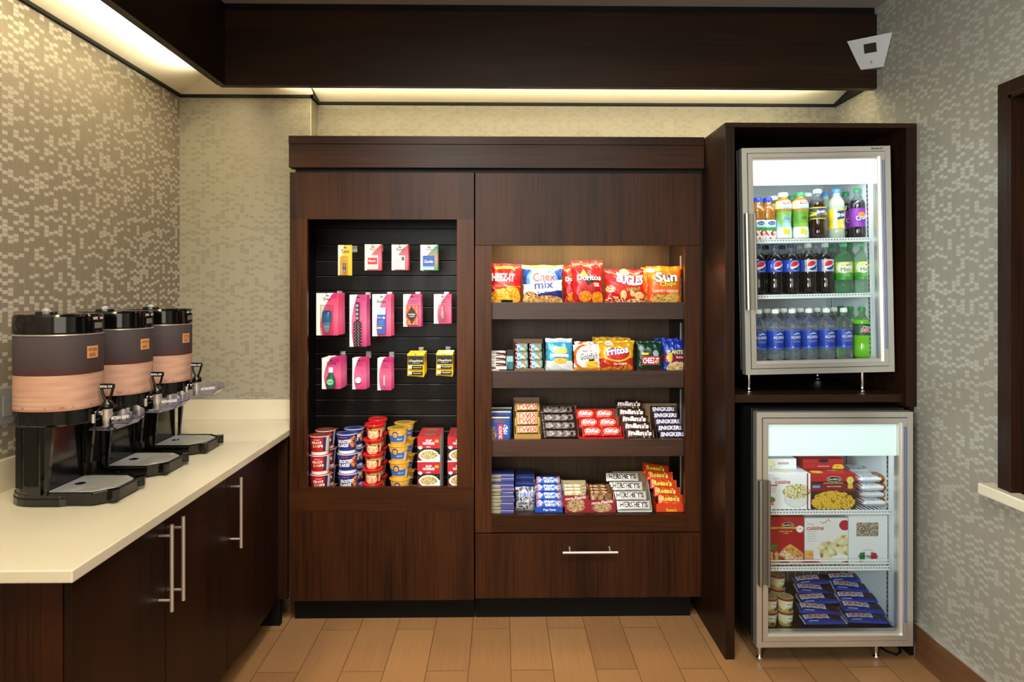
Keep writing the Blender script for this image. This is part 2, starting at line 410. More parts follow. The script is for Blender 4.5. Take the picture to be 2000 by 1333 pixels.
# right wall with the pass-through opening
oy0, oy1, oz0, oz1 = .9, 2.222, .872, 2.235
wr = MB()
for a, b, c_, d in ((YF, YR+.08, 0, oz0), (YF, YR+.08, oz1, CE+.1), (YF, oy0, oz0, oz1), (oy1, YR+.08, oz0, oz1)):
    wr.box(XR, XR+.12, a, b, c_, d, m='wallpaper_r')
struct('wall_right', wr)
struct('wall_front', MB().box(XL, XR, YF-.08, YF, 0, CE+.1, m='cream_paint'))
struct('ceiling', MB().box(XL, XR, YF, YR, CE, CE+.05, m='ceiling_paint'))
# opening casing
cs = MB()
for a, b, c_, d in ((oy1, oy1+.05, oz0, oz1+.05), (oy0-.05, oy0, oz0, oz1+.05), (oy0, oy1, oz1, oz1+.05)):
    cs.box(XR-.03, XR, a, b, c_, d, m='wood_dark', bev=.003)
cs.box(XR-.03, XR+.12, oy1-.012, oy1, oz0, oz1, m='wood_dark').box(XR-.03, XR+.12, oy0, oy0+.012, oz0, oz1, m='wood_dark').box(XR-.03, XR+.12, oy0, oy1, oz1-.012, oz1, m='wood_dark')
cs.box(XR+.1, XR+.13, oy0, oy1, oz0, oz1, m='wood_dark')
struct('window_1', cs)
struct('trim_1', MB().box(XR-.055, XR+.1, oy0-.1, 2.335, .833, .872, m='quartz', bev=.004))   # sill
struct('baseboard_right', MB().box(XR-.014, XR, YF, 2.755, 0, .148, m='base_wood').box(XR-.016, XR, YF, 2.755, .148, .154, m='satin_steel'))
# beams and light coves
BY, BX = 3.06, -1.284
struct('trim_2', MB().box(BX, XR-.001, BY, BY+.03, 2.524, 2.868, m='wood_dark_h').box(BX, XR-.012, BY+.004, BY+.03, 2.868, CE, m='black_matte').box(BX-.03, XR-.001, BY, BY+.036, 2.518, 2.524, m='wood_dark_h'))
struct('trim_3', MB().box(BX-.03, BX, YF+.01, BY+.03, 2.524, 2.868, m='wood_dark_y').box(BX-.03, BX-.004, YF+.01, BY+.03, 2.868, CE, m='black_matte').box(BX-.036, BX, YF+.01, BY, 2.518, 2.524, m='wood_dark_y'))
PZ = 2.552
PH = .072; xb_, yb_ = BX-.031, BY+.031
def sheet(pts): 
    n_ = len(pts); return MB().add(pts+[(x, y, z+.012) for x, y, z in pts], [tuple(range(n_)), tuple(range(n_, 2*n_))[::-1]]+[(i, (i+1) % n_, n_+(i+1) % n_, n_+i) for i in range(n_)], m='cream_paint')
struct('trim_4', sheet([(XL+.016, YB-.016, PZ), (-.95, YB-.016, PZ), (-.95, yb_, PZ+PH), (xb_, yb_, PZ+PH)]))
struct('trim_7', sheet([(-.949, YR-.016, PZ), (XR-.016, YR-.016, PZ), (XR-.016, yb_, PZ+PH), (-.949, yb_, PZ+PH)]))
struct('trim_5', sheet([(XL+.016, YF+.01, PZ), (XL+.016, YB-.0165, PZ), (xb_-.0005, yb_, PZ+PH), (xb_-.0005, YF+.01, PZ+PH)]))
tr = MB()  # black shadow-gap channel
tr.box(XL, XL+.016, YF, YB, PZ-.013, PZ+.03, m='trim_black').box(XL, -.95, YB-.016, YB, PZ-.013, PZ+.03, m='trim_black')
tr.box(-.965, -.949, YB-.016, YR-.016, PZ-.013, PZ+.03, m='trim_black').box(-.965, XR, YR-.016, YR, PZ-.013, PZ+.03, m='trim_black')
tr.box(XR-.016, XR, BY+.03, YR, PZ-.013, PZ+.03, m='trim_black')
struct('trim_6', tr)
t = thing('led_strip', 'warm light strip hidden behind the long dark beam', 'light', (0, BY+.037, 2.556))
MB().box(-1.0, 1.6, 0, .006, -.011, .011, m='led_strip').obj('diffuser', t); MB().box(-1.0, 1.6, -.007, 0, -.013, .013, m='grey_plastic').obj('channel', t)
t = thing('led_strip', 'warm light strip hidden behind the beam along the left wall', 'light', (BX-.037, 0, 2.556))
MB().box(-.006, 0, -.8, 2.6, -.011, .011, m='led_strip').obj('diffuser', t); MB().box(0, .007, -.8, 2.6, -.013, .013, m='grey_plastic').obj('channel', t)
# lamps in the ceiling (behind the frame's top)
for x_, y_ in ((-.6, 1.2), (.6, 1.2), (-.6, -.4), (.6, -.4)):
    t = thing('ceiling_downlight', 'round recessed ceiling downlight above the aisle', 'light', (x_, y_, CE), group='recessed downlights above the aisle')
    MB().lathe([(.075, -.004), (.055, -.006), (.055, 0)], 24, m='white_plastic', cap=False).obj('trim_ring', t)
    MB().lathe([(.001, -.002), (.055, -.002)], 24, m='lamp_disc', cap=False).obj('lens', t)
# outlet
t = thing('wall_outlet', 'grey double outlet plate on the left wall beside the nearest coffee dispenser', 'outlet', (XL, 2.142, 1.187))
MB().box(0, .006, -.058, .058, -.06, .06, m='grey_plastic', bev=.002).obj('cover_plate', t)
for s_ in (-1, 1):
    MB().box(.006, .009, s_*.024-.017, s_*.024+.017, -.034, .034, m='tray_grey', bev=.001).obj('socket', t)
# security camera
t = thing('corner_camera', 'stainless steel trapezoid camera housing in the upper right corner', 'camera')
A = [Vector((1.626, BY, 2.739)), Vector((XR, 2.938, 2.735)), Vector((XR, 3.006, 2.602)), Vector((1.69, BY, 2.605))]
nrm = (A[1]-A[0]).cross((A[2]+A[3])/2-A[0]).normalized()
A = [A[0], A[1]]+[Vector((0, 0, CZ))+(p-Vector((0, 0, CZ)))*(nrm.dot(A[0]-Vector((0, 0, CZ)))/nrm.dot(p-Vector((0, 0, CZ)))) for p in A[2:]]
if nrm.y > 0: nrm = -nrm
A = [p+nrm*.004 for p in A]
hb = MB(); vs = A+[Vector((XR-.002, BY-.002, 2.735)), Vector((XR-.002, BY-.002, 2.604))]
plain('brushed_plate', '#a39e99', .55, .5); hb.add(vs, [(0, 1, 2, 3), (0, 4, 1), (3, 2, 5), (0, 3, 5, 4), (1, 4, 5, 2)], m='brushed_plate')
hb.obj('housing', t)
cen = sum(A, Vector())/4; ex = ((A[1]-A[0])+(A[2]-A[3])).normalized(); ez = ((A[0]+A[1])/2-(A[2]+A[3])/2).normalized()
def pl(a, b, o): return cen+ex*a+ez*b+nrm*o
MB().add([pl(-.026, .0, .001), pl(.026, .0, .001), pl(.026, .042, .001), pl(-.026, .042, .001)], [(0, 1, 2, 3)], m='black_gloss').obj('viewing_window', t)
lk = MB(); vs = [pl(.009*math.cos(a*.5236), -.04+.009*math.sin(a*.5236), .004) for a in range(12)]+[pl(.009*math.cos(a*.5236), -.04+.009*math.sin(a*.5236), 0) for a in range(12)]
lk.add(vs, [tuple(range(12))]+[(i, (i+1) % 12, 12+(i+1) % 12, 12+i) for i in range(12)], m='chrome')
lk.add([pl(-.0015, -.045, .0045), pl(.0015, -.045, .0045), pl(.0015, -.037, .0045), pl(-.0015, -.037, .0045)], [(0, 1, 2, 3)], m='black_gloss')
lk.obj('key_lock', t)

# ================================================================== COUNTER RUN
CT = .915; DX = -1.04
t = thing('countertop', 'speckled cream quartz countertop with raised backsplash under the coffee dispensers', 'countertop', (0, 0, CT))
MB().box(XL+.001, -.992, 1.53, YB-.001, -.03, 0, m='quartz', bev=.003).obj('slab', t)
MB().box(XL+.001, XL+.02, 1.53, YB-.021, 0, .102, m='quartz', bev=.002).obj('backsplash', t)
MB().box(XL+.001, -1.001, YB-.02, YB-.001, 0, .102, m='quartz', bev=.002).obj('backsplash', t)
seams = [1.60, 2.045, 2.50, 2.982]
names = ['dark wood base cabinet under the counter, nearest with a wide end panel', 'dark wood base cabinet with one bar handle, middle of the counter run',
         'dark wood base cabinet with one bar handle, farthest in the corner']
hy = [2.006, 2.078, 2.535]
for i in range(3):
    y0, y1 = seams[i], seams[i+1]
    t = thing('base_cabinet', names[i], 'cabinet', (DX, y0, 0), group='base cabinets of the counter run')
    b = MB().box(-.56, -.02, .0 if i else .02, y1-y0-.001, .12, CT-.0305, m='wood_dark')
    b.obj('carcass', t)
    MB().box(-.55, -.10, 0 if i else .03, y1-y0-.001, 0, .12, m='black_matte').obj('toe_kick', t)
    if i == 0: MB().box(-.58, -.021, -.0, .0195, .0, CT-.0305, m='wood_v').obj('end_panel', t)
    d = MB().box(-.019, 0, (.0 if i else -.0)+.0015, y1-y0-.003, .122, CT-.036, m='wood_dark', bev=.0015).obj('door', t)
    h = MB(); yy = hy[i]-y0
    z0, z1 = .588, .852
    if i == 2: z0, z1 = .575, .845
    h.tube([(.038, yy, z0), (.038, yy, z1)], .006, 12, m='satin_steel')
    for zz in (z0+.034, z1-.034): h.tube([(0, yy, zz), (.038, yy, zz)], .0045, 10, m='satin_steel')
    h.obj('handle', d)
t = thing('cabinet_filler', 'narrow dark filler panel between the counter cabinets and the display cabinet', 'panel', (DX, 2.983, 0))
MB().box(-.04, -.001, 0, .105, .12, CT-.0305, m='wood_dark').obj('corner_stile', t)
MB().box(-.001, .042, .085, .105, .126, CT-.0305, m='wood_dark').obj('front_stile', t)
MB().box(-.2, .006, .09, .12, 0, .119, m='black_matte').obj('toe_kick', t)

# ---- coffee dispensers
def dispenser(t):
    n = 48; a_, b_ = .117, .108   # ellipse-ish drum, long axis along x (out of the wall)
    def sq(ax, by, z, e=2.4, N=n):
        out = []
        for i in range(N):
            q = 2*math.pi*i/N; c, s = math.cos(q), math.sin(q)
            out.append((ax*math.copysign(abs(c)**(2/e), c), by*math.copysign(abs(s)**(2/e), s), z))
        return out
    def loft(mb, rings, mat, cols=None, c='#111', cap=True):
        N = len(rings[0]); vs = [p for r in rings for p in r]
        for j in range(len(rings)-1):
            mb.add([p for r in rings[j:j+2] for p in r], [(i, (i+1) % N, N+(i+1) % N, N+i) for i in range(N)], cols[j] if cols else c, mat, True)
        if cap: mb.add(rings[0], [tuple(range(N))], cols[0] if cols else c, mat); mb.add(rings[-1], [tuple(range(N))], cols[-1] if cols else c, mat)
    # base stand
    st = MB()
    # slab: rounded back, chamfered front
    foot = [(.110*math.cos(q), .106*math.sin(q)) for q in [math.radians(90+180*k/12) for k in range(13)]]
    foot = [(x-.01, y) for x, y in foot]+[(.07, -.106), (.10, -.095), (.115, -.085), (.115, .085), (.10, .095), (.07, .106)]
    st.prism(foot, 0, .022, m='black_gloss', smooth=False)
    f2 = [(x*.97-.002, y*.96) for x, y in foot]
    st.prism(f2, .022, .034, m='black_gloss')
    col_ = [(.108*math.cos(q)-.006, .102*math.sin(q)) for q in [math.radians(90+180*k/12) for k in range(13)]]+[(.012, -.102), (.02, -.085), (.02, .085), (.012, .102)]
    st.prism(col_, .034, .245, m='black_gloss', smooth=False)
    for s_ in (-1, 1):
        st.prism([(-.078, s_*.0755), (-.052, s_*.0915), (-.050, s_*.0935), (-.080, s_*.078)], .05, .232, m='black_matte')
        st.prism([(-.040, s_*.100), (.004, s_*.1035), (.004, s_*.100), (-.040, s_*.097)], .06, .236, m='black_matte')
        st.prism([(.03, .035), (.03, .24), (.055, .24), (.036, .035)], s_*.1-.012, s_*.1+.0, m='black_gloss', axis='y')
    st.obj('stand', t)
    dt = MB()
    tray = [(.02, -.1), (.165, -.1), (.208, -.062), (.216, -.055), (.216, .055), (.208, .062), (.165, .1), (.02, .1)]
    dt.prism(tray, .004, .036, m='black_gloss')
    inner = [(.022, -.092), (.160, -.092), (.201, -.055), (.201, .055), (.160, .092), (.022, .092)]
    for i in range(len(tray)-0):
        p, q = tray[i], tray[(i+1) % len(tray)]
        if i == len(tray)-1: continue
        dt.tube([(p[0], p[1], .038), (q[0], q[1], .038)], .005, 6, m='black_gloss')
    for s_ in (-1, 1): dt.prism([(.190, s_*.075), (.222, s_*.088), (.228, s_*.070), (.212, s_*.052)], .012, .043, m='black_gloss')
    tr_ = dt.obj('drip_tray', t)
    gr = MB(); gr.prism(inner, .036, .040, m='tray_grey')
    gr.lathe([(.016, .0405), (.012, .0415), (.001, .0415)], 16, m='chrome', cx=.065, cy=0)
    for k in range(-7, 8): gr.box(.11, .198, k*.0115-.0028, k*.0115+.0028, .040, .0418, m='satin_steel') if abs(k) < 5 else gr.box(.11, .165, k*.0115-.0028, k*.0115+.0028, .040, .0418, m='satin_steel')
    gr.obj('drip_grate', tr_)
    # lower skirt
    sk = MB(); loft(sk, [sq(a_*.97, b_*.97, .238), sq(a_, b_, .243), sq(a_, b_, .284)], 'black_gloss'); sk.obj('lower_collar', t)
    # printed wrap
    wz0, wz1 = .284, .511; rings = []; cols = []; K = 34
    N = 128
    wr_ = MB(); vs = []; 
    for j in range(K+1): vs += sq(a_-.001, b_-.001, wz0+(wz1-wz0)*j/K, N=N)
    fs = []; cl = []
    for j in range(K):
        for i in range(N):
            fs.append((j*N+i, j*N+(i+1) % N, (j+1)*N+(i+1) % N, (j+1)*N+i))
            v = (j+.5)/K; e = mnoise.noise(Vector((i*.35, v*4, 1)))*.015
            tan = mixc('#a67c68', '#c49c86', .5+.6*mnoise.noise(Vector((math.sin(i/N*6.28)*1.2, math.cos(i/N*6.28)*1.2, v*24))))
            if v < .04+e: c = mixc(tan, '#7a3f28', .5)
            elif v < .475+e: c = tan
            elif v < .60: c = mixc('#3d1414', '#35282c', (v-.475)/.125)
            else: c = mixc('#35282c', '#40373a', (v-.6)/.4)
            cl.append(c)
    wr_.add(vs, fs, cl, 'matte', True); wr_.obj('printed_wrap', t)
    bd = MB(); 
    def side(x, z, o=0): 
        q = math.radians(-9)+x/.11; c, s = math.cos(q), math.sin(q)
        e = 2.4; return ((a_+o)*math.copysign(abs(c)**(2/e), c), (b_+o)*math.copysign(abs(s)**(2/e), s), z)
    bd.grid(lambda x, z: side(x, z, .001), -.019, .019, .438, .476, 8, 2, c='#c98d55', m='matte')
    text(bd, 'ARTISAN', side, 0, .465, .030, .010, '#7b4a26', .002, m='matte'); text(bd, 'BLEND', side, 0, .449, .022, .010, '#7b4a26', .002, m='matte')
    bd.obj('name_badge', t, label='tan square badge')
    rm = MB(); loft(rm, [sq(a_+.001, b_+.001, .511), sq(a_+.001, b_+.001, .515)], 'steel'); rm.obj('metal_rim', t)
    ld = MB(); loft(ld, [sq(a_, b_, .515), sq(a_+.001, b_+.001, .52), sq(a_, b_, .555), sq(a_*.995, b_*.995, .568), sq(a_*.96, b_*.95, .575)], 'black_gloss')
    ld.obj('lid', t)
    kb = MB(); kb.lathe([(.03, .574), (.03, .580), (.026, .583), (.001, .583)], 24, m='black_gloss', cx=-.02, cy=-.03)
    kb.lathe([(.013, .583), (.012, .589), (.006, .593), (.001, .594)], 16, m='tray_grey', cx=-.02, cy=-.03); kb.obj('lid_knob', t)
    gg = MB(); 
    gg.box(.06, .112, -.07, -.045, .566, .577, m='black_gloss', bev=.003)
    gg.grid(lambda x, z: side(x+.018, z, .002), -.02, .02, .522, .555, 6, 2, m='black_matte')
    gg.grid(lambda x, z: side(x+.018, z, .004), -.013, .013, .530, .548, 6, 2, c='#6c6c5e', m='gloss')
    gg.grid(lambda x, z: side(x+.018, z, .005), -.019, -.003, .558, .565, 4, 2, c='#b8b8b8', m='gloss')
    gg.grid(lambda x, z: side(x+.018, z, .005), .003, .019, .558, .565, 4, 2, c='#b8b8b8', m='gloss')
    gg.obj('level_display', t)
    # faucet
    fc = MB(); fx = .150
    fc.tube([(.105, 0, .262), (fx, 0, .262)], .010, 12, m='chrome'); fc.tube([(fx-.028, 0, .262), (fx-.020, 0, .262)], .015, 12, m='black_gloss')
    fc.lathe([(.008, .222), (.013, .224), (.015, .25), (.013, .272), (.016, .276)], 16, m='satin_steel', cx=fx)
    fc.tube([(fx-.031, -.022, .235), (fx-.031, -.022, .262)], .006, 8, m='satin_steel')
    f = fc.obj('faucet', t)
    hd = MB(); hd.lathe([(.017, .276), (.019, .288), (.014, .296), (.009, .304)], 14, m='black_gloss', cx=fx)
    # the loop handle faces the near side of the counter
    for s_ in (-1, 1): hd.tube([(fx+s_*.004, -.002, .300), (fx+s_*.013, -.002, .320), (fx+s_*.019, -.002, .345)], .0042, 8, m='black_gloss')
    hd.box(fx-.023, fx+.023, -.007, .004, .338, .355, m='black_gloss', bev=.004)
    text(hd, 'ROYAL CUP', lambda x, z, o=0: (fx+x, -.0072-o, z), 0, .3465, .038, .007, '#ffffff', .0008, m='matte')
    ho = hd.obj('faucet_handle', f)
    gd = MB(); out = []; N2 = 14
    side_ = lambda y_: [(fx-.035, y_, .214), (fx+.03, y_, .213), (fx+.075, y_, .226), (fx+.098, y_, .248), (fx+.096, y_, .270), (fx+.072, y_, .282), (fx+.038, y_, .27), (fx+.026, y_, .248), (fx+.012, y_, .228), (fx-.035, y_, .222)]
    for y_ in (-.034, .034): gd.prism([(a, c_) for a, _, c_ in side_(y_)], y_-.0012, y_+.0012, m='guard_plastic', axis='y')
    path = [(fx-.035, .214), (fx+.03, .213), (fx+.075, .226), (fx+.098, .248), (fx+.096, .270)]
    for (a, b0), (c_, d0) in zip(path[:-1], path[1:]): gd.prism([(a, b0), (c_, d0), (c_, d0+.0022), (a, b0+.0022)], -.034, .034, m='guard_plastic', axis='y')
    text(gd, 'ARTISAN BLEND', lambda x, z, o=0: (x, -.0355-o, z), fx+.060, .255, .056, .010, '#f2f2f2', .0008, m='matte', rot=.12)
    gd.obj('splash_guard', f)
rotz = math.radians(-6)
for i, (yc, lb) in enumerate(((2.085, 'black coffee dispenser with tan and brown wrap, nearest on the counter'),
                              (2.385, 'black coffee dispenser with tan and brown wrap, middle of the three'),
                              (2.69, 'black coffee dispenser with tan and brown wrap, farthest near the corner'))):
    loc = (-1.392, yc, CT+.0005)
    if i == 0:
        dp = thing('coffee_dispenser', lb, 'coffee dispenser', loc, (0, 0, 0), 'coffee dispensers on the counter'); dispenser(dp)
    else: dup(dp, lb, loc)

# ================================================================== DISPLAY CABINETS
YC = 3.065
def FX(px): return sx(px, YC)
def FZ(py): return sz(py, YC, 0)
XH = min(FX(1376), sx(1416.5, 2.762)-.001)
t = thing('cabinet_cornice', 'long dark wood header slab over the display cabinets', 'panel', (0, 0, 0))
MB().box(FX(566), XH, YC-.02, YR-.002, FZ(284), FZ(268.5), m='wood_h', bev=.001).obj('top_slab', t)
MB().box(FX(566), XH, YC-.016, YC+.04, FZ(329.5), FZ(284.3), m='wood_h', bev=.001).obj('fascia', t)
MB().box(FX(576), XH, YC+.01, YR-.002, FZ(337.5), FZ(329.6), m='black_matte').box(FX(576), XH, YC+.041, YR-.002, FZ(329.6), FZ(284.3), m='black_matte').obj('recess_strip', t)
# left: slatwall cabinet
x0, x1 = FX(566), FX(925.5); zt, zb = FZ(338), FZ(1172)
ox0, ox1, oz1_, oz0_ = FX(600), FX(892.5), FZ(429), FZ(951.5)
t = thing('display_cabinet', 'dark wood display cabinet with black slatwall niche, left of the pair', 'cabinet', (0, 0, 0))
fp = MB()
fp.box(x0, x1, YC, YC+.022, oz1_, zt, m='wood_v').box(x0, ox0, YC, YC+.022, oz0_, oz1_, m='wood_warm').box(ox1, x1, YC, YC+.022, oz0_, oz1_, m='wood_warm')
fp.box(x0, x1, YC, YC+.022, zb, FZ(998), m='wood_v'); fp.obj('front_panel', t)
MB().box(x0, x1, YC, YC+.022, FZ(997.6), oz0_, m='wood_h').obj('bottom_rail', t)
ca = MB(); ca.box(x0, x0+.018, YC+.023, YR-.03, zb, zt, m='black_matte').box(x1-.018, x1, YC+.023, YR-.03, zb, zt, m='black_matte')
ca.box(x0+.018, x1-.018, YC+.023, YR-.03, .484, .5045, m='black_gloss').box(x0+.018, x1-.018, YC+.041, YR-.03, 1.95, 1.97, m='black_matte')
ca.box(x0+.018, x1-.018, YC+.041, YR-.05, .12, .13, m='black_matte'); ca.obj('carcass', t)
MB().box(-.9645, -.9625, YC+.023, 3.419, .506, 1.949, m='black_matte').obj('side_liner', t)
sw = MB(); SLX = -.9615; gz = [sz(y, 3.40, -.6) for y in (448, 479.6, 510, 539.5, 569.6, 600, 630, 659.6, 690, 720, 750.5, 781, 811.6, 842, 872, 902, 932)]
edges = [1.95]+gz+[.506]; sw.box(SLX, x1-.019, 3.412, 3.418, .506, 1.95, m='black_matte')
for a, b in zip(edges[:-1], edges[1:]):
    sw.box(SLX, x1-.019, 3.40, 3.412, b+.0035, a-.0035, m='slat', bev=.001) if a-b > .01 else None
plain('slat', '#070505', .34, Specular_IOR_Level=.3)
for g in gz: sw.box(SLX, x1-.019, 3.404, 3.4115, g-.0035, g-.0015, m='slat_metal')
plain('slat_metal', '#5c5856', .4, .5)
sw.obj('slatwall', t)
MB().box(x0+.0, x1, YC+.075, YC+.09, 0, zb-.001, m='black_matte').obj('toe_kick', t)
# right: snack cabinet
x0, x1 = FX(928), FX(1368); ax0, ax1, az1, az0 = FX(960), FX(1338), FZ(480), FZ(1007.5)
t = thing('display_cabinet', 'dark wood display cabinet with lit snack shelves and a drawer, right of the pair', 'cabinet', (0, 0, 0))
MB().box(x0, x1, YC, YC+.025, FZ(479.4), zt, m='wood_v', bev=.001).obj('top_panel', t)
fr = MB(); fr.box(x0, ax0, YC, YC+.025, FZ(1041), az1, m='wood_warm').box(ax1, x1, YC, YC+.025, FZ(1041), az1, m='wood_v').box(ax0, ax1, YC, YC+.025, FZ(1041), az0, m='wood_h'); fr.obj('face_frame', t)
dr = MB().box(x0, x1, YC, YC+.022, FZ(1169.5), FZ(1043.5), m='wood_v', bev=.001).obj('drawer', t)
hz = FZ(1080); h = MB(); ha, hb_ = sx(1099, YC-.035), sx(1207, YC-.035); hz = sz(1080, YC-.035, .4)
h.tube([(ha, YC-.035, hz), (hb_, YC-.035, hz)], .006, 12, m='satin_steel')
for q in (ha+.035, hb_-.035): h.tube([(q, YC, hz+.012), (q, YC-.035, hz)], .0045, 10, m='satin_steel')
h.obj('handle', dr)
YI = 3.425
ca = MB(); ca.box(x0, x0+.018, YC+.026, YI, zb, zt, m='wood_inner').box(FX(1345), x1, YC+.026, YI, zb, zt, m='wood_dark')
ca.box(x0+.018, FX(1345), YC+.026, YI, 1.865, 1.88, m='wood_dark_h').box(x0+.018, FX(1345), YC+.026, YI, .13, .15, m='wood_dark'); ca.obj('carcass', t)
MB().box(x0+.018, FX(1345), YI, YI+.01, .15, 1.88, m='wood_inner').obj('back_panel', t)
shz = []
for ya, yb in ((591, 624), (725, 758), (859, 892)):
    z1_, z0_ = sz(ya, YC+.03, .4), sz(yb, YC+.03, .4)
    s_ = MB(); s_.box(ax0+.0, FX(1344), YC+.028, YC+.048, z0_, z1_, m='wood_shelf', bev=.001).box(x0+.019, FX(1345)-.001, YC+.049, YI-.002, z0_+.005, z1_-.012, m='wood_shelf')
    s_.obj('shelf', t); shz.append(z1_-.0118)
fl = MB().box(x0+.019, FX(1345)-.001, YC+.026, YI-.002, az0-.032, az0-.012, m='wood_shelf').obj('shelf', t); shz.append(az0-.0118)
sd = MB()
for za, zb2 in ((shz[0], sz(500, 3.2, .8)), (shz[1], shz[0]-.09), (shz[2], shz[1]-.09), (shz[3], shz[2]-.09)): sd.box(FX(1345)-.003, FX(1345)-.0005, 3.195, 3.207, za, zb2, m='satin_steel')
sd.obj('shelf_standard', t)
lp = MB().box(.02, .80, 3.12, 3.15, 1.846, 1.862, m='case_lamp').obj('strip_lamp', t)
MB().box(x0, FX(1357), YC+.075, YC+.09, 0, zb-.001, m='black_matte').obj('toe_kick', t)
MB().box(FX(1369), XH, YC+.012, YC+.03, 0.119, zt, m='wood_dark').obj('side_filler', t)
# fridge enclosure
YE = 2.762
ex0 = sx(1416.5, YE); ex1 = sx(1435, YE); er = sx(1791, YE); er = min(er, XR-.002); ezt = sz(240, YE, 1.3)
t = thing('cooler_enclosure', 'tall dark wood enclosure holding two glass door coolers', 'cabinet', (0, 0, 0))
MB().box(ex0, ex1, YE, YR-.002, 0, ezt-.02, m='wood_dark', bev=.001).obj('side_panel', t)
MB().box(er-.044, er, YE, YR-.002, sz(795, YE, 1.7)-.0, ezt-.02, m='wood_dark', bev=.001).obj('side_panel', t)
MB().box(er-.02, er, YE+.02, YR-.002, 0, sz(795, YE, 1.7), m='wood_dark').obj('lower_side_panel', t)
MB().box(ex0, er, YE, YR-.002, ezt-.0195, ezt, m='wood_dark_h', bev=.001).obj('top_panel', t)
SH = 1.118
MB().box(ex1+.001, er-.045, YE+.03, YR-.03, SH-.034, SH, m='wood_dark_h', bev=.001).obj('middle_shelf', t)
MB().box(ex1+.001, er-.045, YR-.02, YR-.004, 0.001, ezt-.02, m='black_matte').obj('back_panel', t)
